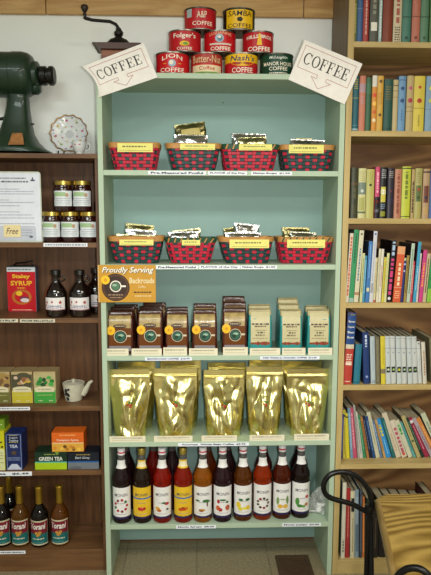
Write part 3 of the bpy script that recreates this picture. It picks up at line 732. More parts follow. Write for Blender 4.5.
def d_navy(m_, f, w, h):
    gl_ = P('#c7b46a'); pb = P('#c2cadc')
    for a, b, c, d in ((-.44, .97, .44, .98), (-.44, .03, -.41, .98), (.41, .03, .44, .98)): m_.d_rect(f, a*w, b*h, c*w, d*h, 2, P('#8d9cc0'))
    m_.d_rect(f, -w*.36, h*.74, w*.36, h*.93, 2, P('#101a34'))
    m_.d_text(f, 'English', 0, h*.885, h*.055, 3, pb, w=w*.5); m_.d_text(f, 'Teatime', 0, h*.815, h*.06, 3, pb, w=w*.56)
    m_.d_dash(f, -w*.28, w*.28, h*.765, .0025, 3, gl_, rr); m_.d_dash(f, -w*.25, w*.25, h*.955, .0025, 3, gl_, rr)
    m_.d_text(f, 'TEA', 0, h*.655, h*.085, 3, pb, w=w*.5, off=.03)
    m_.d_disc(f, 0, h*.47, w*.2, h*.07, 2, P('#3a3340')); m_.d_disc(f, 0, h*.485, w*.1, h*.045, 3, P('#5a4a3a'))
    for v in (.345, .31, .275): m_.d_dash(f, -w*.36, w*.36, h*v, .0025, 2, P('#8d9cc0'), rr)
    m_.d_poly(f, [(-w*.46, .002), (w*.46, .002), (w*.16, h*.17), (-w*.16, h*.17)], 2, pb)
carton('tea_box', 'tall navy TEA box with pale lettering standing near left edge', 6.4, 23, 433.5, LF+.012, .075, LZ[3], d_navy, P('#1b2a5e'))
def d_gt(m_, f, w, h):
    m_.d_rect(f, -w/2+.001, .001, w/2-.001, h*.40, 1, P('#a8c61e')); m_.d_rect(f, -w/2+.001, h*.40, w/2-.001, h*.47, 1, P('#58b0a0'))
    m_.d_text(f, 'GREEN TEA', 0, h*.63, h*.22, 2, P('#d8ddd0'), w=w*.74, off=.03); m_.d_dash(f, -w*.2, w*.25, h*.88, .004, 2, P('#8a9a50'), rr)
    m_.d_disc(f, w*.2, h*.97, .008, .003, 2, P('#7fb030'), 8)
_, hg = carton('tea_box', 'low dark green GREEN TEA box with lime lower half', 35, 67.2, 452.5, LF+.012, .075, LZ[3], d_gt, P('#15301f'))
def d_eg(m_, f, w, h):
    m_.d_rect(f, -w/2+.001, .001, w/2-.001, h*.42, 1, P('#70767c')); m_.d_rect(f, -w/2+.001, h*.42, w/2-.001, h*.5, 1, P('#1f5aa0'))
    m_.d_text(f, 'Earl Grey', -w*.02, h*.68, h*.17, 2, P('#c9ced6'), w=w*.46); m_.d_dash(f, -w*.22, w*.22, h*.88, .004, 2, P('#a08a4a'), rr); m_.d_disc(f, -w*.25, h*.1, w*.2, h*.09, 2, P('#5a6066'))
carton('tea_box', 'low black and grey Earl Grey box with blue stripe', 67.9, 99.2, 453.2, LF+.012, .075, LZ[3], d_eg, P('#141a26'))
def d_or(m_, f, w, h):
    m_.d_rect(f, -w/2+.001, .001, w/2-.001, h*.45, 1, P('#dca440')); m_.d_rect(f, -w/2+.001, h*.44, w/2-.001, h*.48, 2, P('#e8d0a0'))
    m_.d_text(f, 'Pumpkin Spice', 0, h*.60, h*.13, 2, P('#f0e2c8'), w=w*.68); m_.d_dash(f, -w*.25, w*.25, h*.87, .004, 2, P('#e8b070'), rr)
    for i in range(9): m_.d_disc(f, rr.uniform(-.42, .42)*w, h*rr.uniform(.1, .32), w*.06, h*.09, 3+i % 2, [P('#e8bc4a'), P('#b87a2a'), P('#d08a2a'), P('#6b4a1a')][i % 4], 9)
carton('tea_box', 'orange Pumpkin Spice box lying across the two low tea boxes', 52, 84, 433, LF+.016, .07, LZ[3]+hg, d_or, P('#d8641c'), 452)

# flavoured syrup bottles, gold capped
gcap = mat('gold_foil_cap', '#a8862e', .35, .75, var=.15)
def gbottle(lab, px, Y, liquid, trans):
    t = thing('syrup_bottle', lab, 'bottle', (lx(px, 530, Y), Y, LZ[4]), 0, 'gold capped syrup bottles on lowest brown shelf'); r = .0365
    gl_ = mat('syrup_'+liquid, liquid, .05, trans=.7 if trans else 0, ior=1.33, spec=.6, var=.1)
    mb = MB(); mb.lathe([(.03, 0), (r-.001, .003), (r, .009), (r, .122), (.035, .135), (.028, .151), (.0175, .168), (.0145, .180), (.0135, .225)], gl_, 32); mb.build('glass', t, smooth=40)
    mb = MB(); mb.lathe([(.0150, .180), (.0152, .182), (.0145, .236), (.0152, .238), (.0152, .250), (.014, .252), (.001, .252)], gcap, 24, cap=False); mb.build('cap', t, smooth=40)
    mb = MB(); f = cyl(r); a = r*1.2
    mb.d_rect(f, -a, .012, a, .118, 1, P('#c9c0a0'), 20); mb.d_rect(f, -a*.96, .018, a*.96, .112, 2, P('#1f6a6a'), 20)
    mb.d_rect(f, -a*.96, .062, a*.96, .112, 3, P('#7a1c2e'), 20)
    mb.d_poly(f, [(-a*.9, .05), (-a*.3, .05), (0, .075), (a*.3, .07), (a*.9, .085), (a*.9, .052), (a*.4, .040)], 4, P('#3a6a4a'))
    mb.d_text(f, 'Torani', 0, .094, .026, 5, P('#e8e2d8'), w=a*1.45, shear=.2, off=.03)
    for u, v in ((-.006, .066), (.004, .060), (.008, .068), (-.001, .056)): mb.d_disc(f, u, v, .007, .006, 5, P('#c08a3a'), 8)
    mb.d_dash(f, -a*.55, a*.55, .040, .0045, 5, P('#dcd8c0'), random.Random(4)); mb.d_dash(f, -a*.7, a*.5, .024, .002, 5, P('#6aa0a0'), random.Random(5))
    mb.build('label', t, smooth=40); return t
gbottle('dark gold-capped bottle at left edge of lowest brown shelf', 2.6, LF+.055, '#120c0a', 0)
gbottle('dark gold-capped bottle partly hidden behind the first two', 11, LF+.15, '#120d0a', 0)
gbottle('amber gold-capped bottle between two dark bottles', 20.8, LF+.055, '#8a5a1c', .35)
gbottle('dark gold-capped bottle between two amber bottles', 40.2, LF+.05, '#100c08', 0)
gbottle('amber gold-capped bottle at right end of the gold-capped row', 60.5, LF+.056, '#8a521c', .35)

# ================================================================ BASKETS
redw = mat('red_splint', '#c0203c', .5, var=.18, scale=60); grnw = mat('dark_green_splint', '#1f4040', .5, var=.2, scale=60)
tanw = mat('tan_splint', '#c08a4a', .5, var=.15, scale=40); ynote = P('#e9e27c', .55)
ribm = mat('green_ribbon', '#1f4a30', .5, var=.15)
def rrect(a, b, r, q):
    """point and outward normal at perimeter fraction q; q=0 middle of the front"""
    L1, L2 = 2*(a-r), 2*(b-r); arc = PI*r/2; tot = 2*L1+2*L2+4*arc; s = (q*tot) % tot
    segs = [(L1/2, 'f'), (arc, 'c', a-r, -b+r, -PI/2), (L2, 'r'), (arc, 'c', a-r, b-r, 0), (L1, 'b'), (arc, 'c', -a+r, b-r, PI/2), (L2, 'l'), (arc, 'c', -a+r, -b+r, PI), (L1/2, 'f2')]
    for sg in segs:
        if s <= sg[0]+1e-9:
            k = sg[1]
            if k == 'f': return (s, -b), (0, -1)
            if k == 'f2': return (-L1/2+s, -b), (0, -1)
            if k == 'r': return (a, -L2/2+s), (1, 0)
            if k == 'b': return (L1/2-s, b), (0, 1)
            if k == 'l': return (-a, L2/2-s), (-1, 0)
            an = sg[4]+s/r
            return (sg[2]+r*math.cos(an), sg[3]+r*math.sin(an)), (math.cos(an), math.sin(an))
        s -= sg[0]
    return (0, -b), (0, -1)
def basket(lab, pxs, ytop, ybase, z0, weaver, stake, rimm, lash=None):
    Y = GF+.055                                   # front of the base
    xa0, xa1, xb0, xb1 = pxs                      # rim and base extents
    cxm = (lx(xb0, ybase, Y)+lx(xb1, ybase, Y))/2
    wt = (lx(xa1, ytop, Y+.04)-lx(xa0, ytop, Y+.04))/2; wb = (lx(xb1, ybase, Y)-lx(xb0, ybase, Y))/2
    h = U(200, ytop, Y=Y-.012).z-z0; dt, db = .066, .050
    t = thing('basket', lab, 'basket', (cxm, Y+db, z0), 0, 'woven red and green baskets'); shift = (lx(xa0, ytop, Y+.04)+lx(xa1, ytop, Y+.04))/2-cxm
    def surf(q, v, o):
        e = v**.85
        a = wb+(wt-wb)*e; b = db+(dt-db)*e; (x, y), (nx, ny) = rrect(a, b, .022, q)
        return Vector((x+nx*o+shift*v, y+ny*o, .001+h*v))
    mb = MB(); NS, NR = 20, 7; hh = .84
    for r in range(NR):
        v0, v1 = hh*r/NR, hh*(r+1)/NR; g_ = .004/h
        for sidx in range(NS):
            for part in (0, 1):
                q0 = (sidx+(.0 if part == 0 else .6))/NS-.3/NS; q1 = q0+(.6 if part == 0 else .4)/NS
                is_st = part == 0 and (r+sidx) % 2 == 0
                mm = stake if is_st else weaver; o = .0018 if not is_st else .0004
                if is_st: q0 += .02/NS; q1 -= .02/NS
                P0 = [surf(q0, v0, -.0012), surf(q1, v0, -.0012), surf(q1, v1, -.0012), surf(q0, v1, -.0012)]
                iq = (q1-q0)*.04; iv = (v1-v0)*.12
                P1 = [surf(q0+iq, v0+iv, o), surf(q1-iq, v0+iv, o), surf(q1-iq, v1-iv, o), surf(q0+iq, v1-iv, o)]
                mb.mesh(P0+P1, [(4, 5, 6, 7), (0, 1, 5, 4), (1, 2, 6, 5), (2, 3, 7, 6), (3, 0, 4, 7)], mm)
    n = 72
    for j in range(6):
        for i in range(n):
            mb.face([surf(i/n, j/6, -.003), surf((i+1)/n, j/6, -.003), surf((i+1)/n, (j+1)/6, -.003), surf(i/n, (j+1)/6, -.003)], tanw)
    mb.face([surf(i/n, 0, -.002) for i in range(n)], tanw); mb.face([surf(i/n, .04, -.003) for i in range(n)], tanw)
    mb.build('body', t)
    mb = MB(); prof = [(-.004, .985), (-.004, .80), (-.0015, .80), (.004, .81), (.0045, .98), (.002, 1.0), (-.0045, 1.0)]
    for i in range(n):
        for (o0, w0), (o1, w1) in zip(prof, prof[1:]+prof[:1]):
            mb.face([surf(i/n, w0, o0), surf((i+1)/n, w0, o0), surf((i+1)/n, w1, o1), surf(i/n, w1, o1)], rimm)
    if lash:
        for i in range(26):
            q0 = (i+.2)/26; mb.mesh([surf(q0, .81, .0052), surf(q0+.008, .81, .0052), surf(q0+.020, .985, .0052), surf(q0+.012, .985, .0052)], [(0, 1, 2, 3)], lash)
    mb.build('rim', t)
    return t, cxm, Y, h
def btag(t, cxm, Y, z0, h, px0, px1, y0, y1, seed, word_=None):
    rr = random.Random(seed); Yt = Y-.023
    a, b = lx(px0, y1, Yt)-cxm, lx(px1, y1, Yt)-cxm; zt_, zb_ = U(200, y0, Y=Yt).z-z0, U(200, y1, Y=Yt).z-z0
    mb = MB(); ty = -.050-.0228
    mb.box((a, ty-.0008, zb_), (b, ty, zt_), ynote); f = planar((0, ty-.0008, 0), X, Z); w = b-a
    mb.d_dash(f, a+w*.14, b-w*.2, (zt_*.62+zb_*.38), (zt_-zb_)*.16, 1, P('#6f6b3c'), rr); mb.d_rect(f, a+w*.05, zb_+(zt_-zb_)*.14, b-w*.05, zb_+(zt_-zb_)*.22, 1, P('#b5ae5c'))
    o = mb.build('name_tag', t); o['label'] = 'yellow paper tag on the rim'
BS = [
 ('red woven basket at far left of the upper basket row, no packets showing', (110, 159.8, 115.4, 154.4), 143, 169.3, 0, redw, grnw, tanw, None, (117.5, 152.8, 143.6, 152.4)),
 ('dark green woven basket second from left on upper shelf with gold packet', (166.5, 220, 173.8, 214.4), 143.4, 169.5, 0, grnw, redw, tanw, None, (180, 215, 143.8, 149.8)),
 ('red woven basket with green rim, third from left on upper shelf', (221, 277.5, 226, 272.7), 144, 170, 0, redw, grnw, ribm, tanw, (239, 272, 143.8, 150)),
 ('dark green woven basket at right end of the upper basket row', (279, 332, 285.5, 328.6), 144.2, 170.6, 0, grnw, redw, tanw, None, (288.8, 323.7, 144, 152.6)),
 ('dark green woven basket above the Proudly Serving sign', (110, 164, 115.2, 157.5), 236.5, 263.3, 1, grnw, redw, tanw, None, (119.4, 153.5, 239.7, 245.4)),
 ('red woven basket with green rim and small tag, lower basket row', (165.5, 216, 172, 209.4), 238, 264, 1, redw, grnw, ribm, tanw, (182, 200.2, 240, 245.4)),
 ('dark green woven basket with wide yellow tag, third on lower basket shelf', (218, 272, 227, 268), 237, 264.3, 1, grnw, redw, tanw, None, (229.5, 269, 239.4, 248)),
 ('red woven basket with wide tag at right end of lower basket row', (276.3, 331, 282.3, 326.5), 237, 263.6, 1, redw, grnw, tanw, ribm, (287, 325, 239.4, 247.6)),
]
bk = []
for i, (lab, pxs, yt, yb_, si, wv, stk, rm, ls, tg) in enumerate(BS):
    t, cxm, Y, h = basket(lab, pxs, yt, yb_, ZS[si], wv, stk, rm, ls); btag(t, cxm, Y, ZS[si], h, *tg, i); bk.append((cxm, Y, h, ZS[si]))

# foil coffee packets in the baskets
def foil(name, col, rough): return mat(name, col, rough, 1, var=.12, scale=25, bump=.8, bscale=45)
silver = foil('silver_foil', '#c4c4c6', .18); olive = foil('olive_gold_foil', '#958d62', .24); paleg = foil('pale_gold_foil', '#b8b48c', .2)
def packet(lab, px, py, wpx, hpx, roll, lean, Y, m, seed, grp='foil coffee packets in the baskets', bot=0, band=None):
    """px,py = photo centre of the packet's upper edge; lean = backward lean"""
    w, h = wpx*Y/F, hpx*Y/F; p = U(px, py-2.2, Y=Y)
    d = Vector((-math.sin(roll)*1, math.sin(lean), math.cos(roll)*math.cos(lean))); d.normalize()
    base = p-d*h
    R = Matrix.Rotation(-roll*0, 4, 'Y')
    t = thing('coffee_packet', lab, 'packet', base, 0, grp, rot=(-lean, -roll, 0))
    mb = MB(); nx, nz = 22, 18; th = .011; V = []
    for s in (-1, 1):
        for j in range(nz+1):
            for i in range(nx+1):
                a, b = i/nx*2-1, j/nz*2-1
                e = max(0, 1-abs(a)**3)*max(0, 1-min(1, abs(b)/.86)**3)
                n1 = noise.noise(Vector((a*2.2+seed*3.1, b*2.2, s*5+seed)))*.006+abs(noise.noise(Vector((a*5+seed, b*5, s*9))))*.004
                y = s*(th*e**.7+.0006)+n1*e
                V.append((a*w/2*(1-.02*math.cos(b*9+seed)), y, (b+1)/2*h))
    Fs = []; n1 = (nx+1)*(nz+1)
    for s in (0, 1):
        for j in range(nz):
            for i in range(nx):
                a = s*n1+j*(nx+1)+i; Fs.append((a, a+1, a+nx+2, a+nx+1) if s == 0 else (a, a+nx+1, a+nx+2, a+1))
    ed = [i for i in range(nx)]
    def wall(a, b): Fs.append((a, b, n1+b, n1+a))
    for i in range(nx): wall(i+1, i); wall(nz*(nx+1)+i, nz*(nx+1)+i+1)
    for j in range(nz): wall(j*(nx+1), (j+1)*(nx+1)); wall((j+1)*(nx+1)+nx, j*(nx+1)+nx)
    mb.mesh(V, Fs, m)
    mb.build('pouch', t, smooth=60)
    if band:
        mb = MB()
        def pf(u, v, k):
            a = u/(w/2); b = v/h*2-1; e = max(0, 1-abs(a)**3)*max(0, 1-min(1, abs(b)/.86)**3)
            n1 = noise.noise(Vector((a*2.2+seed*3.1, b*2.2, -5+seed)))*.006+abs(noise.noise(Vector((a*5+seed, b*5, -9))))*.004
            return Vector((u, -(th*e**.7+.0006)+n1*e-.0008, v))
        mb.d_rect(pf, -w*.3, h*.45, w*.3, h*.78, 1, band, 10, 8); mb.build('sticker', t, smooth=60)
PK = [  # basket, px, py(top), width, height, roll, lean, dy, material, label
 (1, 189.5, 125.5, 30, 28, .13, .12, .060, olive, 'olive gold foil packet standing tilted in second upper basket', P('#c0b068')),
 (1, 191, 137.2, 32, 22, -.02, .5, .018, silver, 'silver foil packet in front of the tilted gold packet', None),
 (2, 249, 136, 33, 26, -.02, .25, .05, silver, 'bright silver foil packet in the third upper basket', None),
 (2, 252, 139.5, 28, 24, .04, .4, .018, paleg, 'pale gold foil packet leaning before the bright silver one', None),
 (3, 304, 140.6, 16, 22, 0, .2, .05, olive, 'dark olive foil packet just above rim of right upper basket', None),
 (3, 308, 142, 34, 24, -.03, .4, .02, silver, 'silver foil packet peeking out of the right upper basket', None),
 (4, 140, 226.5, 28, 30, -.1, .12, .060, olive, 'olive foil packet at back of the basket above Proudly Serving sign', None),
 (4, 141, 232, 30, 27, -.08, .3, .035, silver, 'silver foil packet in middle of basket above Proudly Serving sign', None),
 (4, 136, 236.8, 38, 20, -.05, .5, .012, paleg, 'pale gold packet at front of basket above Proudly Serving sign', None),
 (5, 186, 231.5, 28, 26, .1, .3, .06, paleg, 'pale gold striped packet at back of small-tag red basket', None),
 (5, 183, 234, 30, 22, .03, .5, .02, silver, 'silver foil packet at front of small-tag red basket', None),
 (6, 232, 229.5, 18, 26, .15, .15, .062, olive, 'olive foil packet at left of the wide-tag green basket', None),
 (6, 247, 226, 25, 30, -.1, .2, .045, silver, 'crumpled silver packet rising highest from wide-tag green basket', None),
 (6, 243, 234.8, 36, 20, 0, .5, .014, silver, 'silver foil packet at the front of wide-tag green basket', None),
 (7, 296, 229.6, 27, 28, -.02, .12, .06, olive, 'dark olive packet at back of the right lower basket', None),
 (7, 303, 234, 27, 24, -.05, .3, .03, foil('dark_silver_foil', '#8d8f80', .22), 'dark silver packet at front of the right lower basket', None),
]
for i, (b, px, py, w, h, ro, le, dy, m_, lab, bd) in enumerate(PK):
    packet(lab, px, py, w, min(h, 26), ro, min(le, .10), bk[b][1]+.028+dy*.75, m_, i, band=bd)

# ================================================================ ADVERT CARD
AY = GF-.006; a = U(98.4, 302.3, Y=AY); b = U(155.9, 302.7, Y=AY); zt = U(120, 265, Y=AY).z; w = b.x-a.x; h = zt-a.z
t = thing('advert_card', 'ochre Proudly Serving card with coffee cup fixed on green bookcase front', 'card', (a.x, AY, a.z))
och = P('#c8932a', .5); brn = P('#3a2418', .5); wh = P('#f2ead8', .5)
mb = MB(); mb.box((0, 0, 0), (w, .0035, h), och); f = planar((0, 0, 0), X, Z)
for i in range(16): mb.d_disc(f, .0022, h*(i+.5)/16, .0016, .0022, 1, P('#d8dcd8'), 6)
cxu, cvv = w*.305, h*.40
mb.d_disc(f, cxu, cvv, h*.37, h*.37, 1, brn, 36); mb.d_disc(f, cxu, cvv, h*.34, h*.34, 2, P('#5a3a26'), 36, r_in=.9)
mb.d_disc(f, cxu, cvv+h*.03, h*.155, h*.155, 2, wh, 28); mb.d_disc(f, cxu, cvv+h*.03, h*.125, h*.125, 3, brn, 28); mb.d_disc(f, cxu, cvv+h*.03, h*.105, h*.105, 4, P('#4d7a5a'), 24)
mb.d_disc(f, cxu-.004, cvv+h*.06, h*.06, h*.03, 5, P('#a8b8a0'), 10); mb.d_rect(f, cxu+h*.15, cvv+h*.01, cxu+h*.27, cvv+h*.055, 3, wh)
mb.d_dash(f, cxu-h*.2, cxu+h*.2, cvv-h*.2, h*.03, 3, P('#a88a6a'), random.Random(2)); mb.d_dash(f, cxu-h*.15, cxu+h*.15, cvv-h*.27, h*.025, 3, P('#a88a6a'), random.Random(3))
mb.d_disc(f, w*.13, h*.60, h*.09, h*.09, 5, P('#f0c020'), 16)
for i in range(12):
    an = 2*PI*i/12; mb.d_disc(f, w*.13+h*.09*math.cos(an), h*.60+h*.09*math.sin(an), h*.032, h*.032, 5, P('#f0c020'), 8)
mb.d_disc(f, w*.13, h*.60, h*.05, h*.05, 6, P('#d89a18'), 12)
mb.d_text(f, 'Proudly Serving', w*.525, h*.85-.001, h*.20, 4, brn, w=w*.91, shear=.3, off=.055)
mb.d_text(f, 'Proudly Serving', w*.52, h*.85, h*.20, 6, wh, w=w*.9, shear=.3, off=.02)
mb.d_text(f, 'Backroads', w*.76, h*.585, h*.155, 4, P('#e8d8a8'), w=w*.43, off=.02); mb.d_text(f, 'Coffee', w*.76, h*.42, h*.07, 4, P('#e8d0a0'), w=w*.13)
mb.d_dash(f, w*.62, w*.92, h*.27, h*.035, 4, brn, random.Random(6)); mb.d_dash(f, w*.64, w*.92, h*.17, h*.03, 4, P('#e6d09a'), random.Random(7)); mb.build('card', t)

# ================================================================ COFFEE BAGS (row three)
def bag_shape(mb, w, d, h, m, seed, top):
    """gusseted bag: straight body, shoulders drawn in to a folded flat top"""
    V = []; nlev = []
    levels = [(0, 1, 1, 0), (.02, 1.02, 1.02, 0), (.3, 1.03, 1.04, 0), (.6, 1.01, 1.0, 0), (.78, .99, .90, .0), (.86, .97, .62, .0), (.93, .95, .30, .003), (.965, .95, .22, .002), (.985, .94, .30, -.004), (1.0, .93, .24, -.003)]
    n = 36; rings = []
    for v, sx, sy, oy in levels:
        ring = []
        for i in range(n):
            a = 2*PI*(i+.5)/n; cx_ = math.copysign(abs(math.cos(a))**.32, math.cos(a)); sy_ = math.copysign(abs(math.sin(a))**.32, math.sin(a))
            jit = noise.noise(Vector((cx_*2+seed, sy_*2, v*7)))*.0016
            gus = -.006*(1-abs(sy_))*(abs(cx_) > .9)*(v > .2)
            ring.append(mb.bm.verts.new((cx_*(w/2*sx+gus), sy_*(d/2*sy)+oy+jit+d/2, v*h)))
        rings.append(ring)
    k = mb.mi(m); k2 = mb.mi(top)
    for j, (A, B) in enumerate(zip(rings[:-1], rings[1:])):
        for i in range(n): mb.bm.faces.new((A[i], A[(i+1) % n], B[(i+1) % n], B[i])).material_index = k2 if j >= 5 else k
    mb.bm.faces.new(rings[0][::-1]).material_index = k; mb.bm.faces.new(rings[-1]).material_index = k2
brbag = mat('glossy_brown_bag', '#4a1a10', .2, spec=.7, var=.15, coat=.4, bump=.25, bscale=30)
brtop = mat('glossy_dark_top', '#4a2618', .22, spec=.7, var=.15, coat=.4, bump=.35, bscale=40)
tlbag = mat('glossy_teal_bag', '#2a8a86', .25, spec=.6, var=.12, coat=.3, bump=.25, bscale=30)
tltop = mat('tan_bag_top', '#b5a878', .3, spec=.5, var=.12, coat=.2, bump=.35, bscale=40)
tanlab = mat('tan_label', '#a8905a', .25, spec=.6, var=.35, scale=40, coat=.2)
def lf_bag(w, d, h):
    def fn(u, v, k):
        t_ = v/h
        sy = 1.02+.02*min(1, t_/.3) if t_ < .3 else 1.04-.04*(t_-.3)/.3 if t_ < .6 else 1.0-.10*(t_-.6)/.18 if t_ < .78 else .90-.28*(t_-.78)/.08 if t_ < .86 else .62-.32*(t_-.86)/.07
        return Vector((u, d/2-d/2*sy-.0016-EPS*k, v))
    return fn
BH, BD = .172, .056
def brown_bag(lab, loc, w):
    t = thing('coffee_bag', lab, 'coffee bag', loc, 0, 'brown sunflower coffee bags')
    mb = MB(); bag_shape(mb, w, BD, BH, brbag, loc[0]*9, brtop); mb.build('bag', t, smooth=50)
    mb = MB(); f = lf_bag(w, BD, BH); a = w*.40
    mb.d_rect(f, -a, BH*.10, a, BH*.62, 1, P('#6a3a14', .25), 6, 6); mb.d_rect(f, -a, BH*.62, a, BH*.90, 1, tanlab, 6, 6)
    mb.d_rect(f, -a, BH*.08, a, BH*.20, 2, P('#8a8488', .3), 6, 2)
    mb.d_disc(f, 0, BH*.66, a*.62, BH*.05, 2, P('#3d2a1a', .3)); mb.d_dash(f, -a*.45, a*.5, BH*.665, .004, 3, P('#b8a27c'), random.Random(1)); mb.d_dash(f, -a*.7, a*.7, BH*.76, .006, 2, P('#b59f72'), random.Random(2))
    for i in range(10):
        an = 2*PI*i/10; mb.d_disc(f, -a*.82+.010*math.cos(an), BH*.56+.011*math.sin(an), .0075, .0075, 3, P('#ecb81c'), 8)
    mb.d_disc(f, -a*.82, BH*.56, .006, .006, 4, P('#d8960c'), 8)
    c = (a*.05, BH*.42)
    mb.d_disc(f, c[0], c[1], a*.60, a*.60, 3, P('#cfc5a8', .3), 26); mb.d_disc(f, c[0], c[1], a*.54, a*.54, 4, P('#2c2016', .3), 26); mb.d_disc(f, c[0], c[1], a*.46, a*.46, 5, P('#33604e', .3), 24)
    mb.d_disc(f, c[0]+.002, c[1]+.005, a*.26, a*.12, 6, P('#9db8a0', .3), 12); mb.d_disc(f, c[0]-.004, c[1]-.004, a*.2, a*.18, 6, P('#1f3a2a', .3), 12)
    mb.d_rect(f, c[0]+a*.6, c[1]-.001, a*1.0, c[1]+.006, 4, P('#cfc5a8', .3))
    mb.build('front_label', t, smooth=60); return t
def teal_bag(lab, loc, w):
    t = thing('coffee_bag', lab, 'coffee bag', loc, 0, 'teal mountain coffee bags')
    mb = MB(); bag_shape(mb, w, BD, BH, tlbag, loc[0]*9, tltop); mb.build('bag', t, smooth=50)
    mb = MB(); f = lf_bag(w, BD, BH); a = w*.385
    mb.d_rect(f, -a, BH*.22, a, BH*.93, 1, P('#c9bf94', .35), 6, 8); rr = random.Random(5); dk = P('#5a4030')
    mb.d_dash(f, -a*.9, a*.9, BH*.67, .006, 2, P('#4a3a34'), rr); mb.d_dash(f, -a*.6, a*.6, BH*.62, .005, 2, dk, rr); mb.d_dash(f, -a*.5, a*.7, BH*.53, .003, 2, P('#8a8060'), rr)
    mb.d_dash(f, -a*.3, a*.45, BH*.48, .006, 2, P('#4a4436'), rr); mb.d_dash(f, -a*.5, a*.5, BH*.42, .006, 2, P('#6a6248'), rr); mb.d_dash(f, -a*.8, a*.8, BH*.35, .004, 2, P('#9a9070'), rr)
    for i in range(9): mb.d_disc(f, -a+2*a*(i+.5)/9, BH*.235, a*.15, BH*rr.uniform(.025, .05), 2, P(['#8a3426', '#7a4a2a', '#a04030'][i % 3]), 8)
    mb.d_rect(f, -a, BH*.10, a, BH*.21, 1, P('#2f9490', .35), 6, 2)
    mb.build('front_label', t, smooth=60); return t
def cardthing(lab, px0, px1, y0, y1, zsh, text, grp):
    Yc = GF+.0025; a, b = lx(px0, y1, Yc), lx(px1, y1, Yc); h = U(200, y0, Y=Yc).z-zsh; w = b-a
    t = thing('shelf_card', lab, 'card', ((a+b)/2, Yc, zsh), 0, grp); mb = MB()
    mb.box((-w/2, 0, 0), (w/2, .0007, h), P('#e4dcc0', .6)); mb.box((-w/2, .0007, 0), (w/2, .016, .0007), P('#e4dcc0', .6)); f = planar((0, 0, 0), X, Z)
    if text: mb.d_text(f, text, 0, h*.68, h*.2, 1, P('#6d6a52'), w=w*.86)
    else: mb.d_dash(f, -w*.42, w*.36, h*.68, h*.13, 1, P('#8a866c'), random.Random(int(px0)))
    mb.d_dash(f, -w*.42, w*.42, h*.30, h*.07, 1, P('#b8b090'), random.Random(int(px1))); mb.build('card', t)
Y0 = GF+.028; DY = .064
HS = {107: (.97, 1, 1), 137.4: (1, 1.02, 1.05), 165.5: (.99, 1.0), 192.5: (1, 1.08), 222.5: (1.04, 1.12, 1.2), 248.5: (1.02, 1.06), 280: (1, 1.08, 1.16), 307.4: (1, 1.03)}
BAGS = [('b', 107, 133, 3, 'first from left'), ('b', 137.4, 162.5, 3, 'second from left'), ('b', 165.5, 188.4, 2, 'third from left'), ('b', 192.5, 216.8, 2, 'fourth from left'), ('b', 222.5, 246.7, 3, 'last beside the teal bags'),
        ('t', 248.5, 271.8, 2, 'first of the three'), ('t', 280, 302.2, 3, 'middle of the three'), ('t', 307.4, 330.5, 2, 'last by the right side panel')]
for kind, a, b, n, pos in BAGS:
    w = (lx(b, 340, Y0)-lx(a, 340, Y0))*1.05; xx = (lx(a, 340, Y0)+lx(b, 340, Y0))/2; rr = random.Random(int(a))
    fn = brown_bag if kind == 'b' else teal_bag; nm = ('brown sunflower' if kind == 'b' else 'teal and tan')+' coffee bag'
    depth = ['front', 'second', 'rearmost'] if n == 3 else ['front', 'rear']
    src = None
    for i in range(n):
        lab = '%s, %s bag of the %s column' % (nm, depth[i], pos) if kind == 'b' else '%s, %s bag of the column %s' % (nm, depth[i], pos)
        loc = (xx+(rr.uniform(-.002, .004) if i else 0)+i*.002, Y0+DY*i, ZS[2])
        o = fn(lab, loc, w) if src is None else copy_thing(src, lab, loc, rr.uniform(-.03, .03))
        src = src or o; o.scale = (1, 1, HS[a][i])
for i, (a, b) in enumerate(((105.8, 128.6), (131.6, 161.8), (163.3, 187), (189, 217.6), (223, 247.8), (249.8, 280.2), (282, 305.3), (308, 332.3))):
    y0 = 348.3-(1 if i in (2, 4) else 0)
    cardthing('cream name card on bag shelf under the %s bag column counted from left' % ['first', 'second', 'third', 'fourth', 'fifth', 'sixth', 'seventh', 'eighth'][i], a, b, y0, 355.7, ZS[2], None, 'cream cards before the coffee bags')

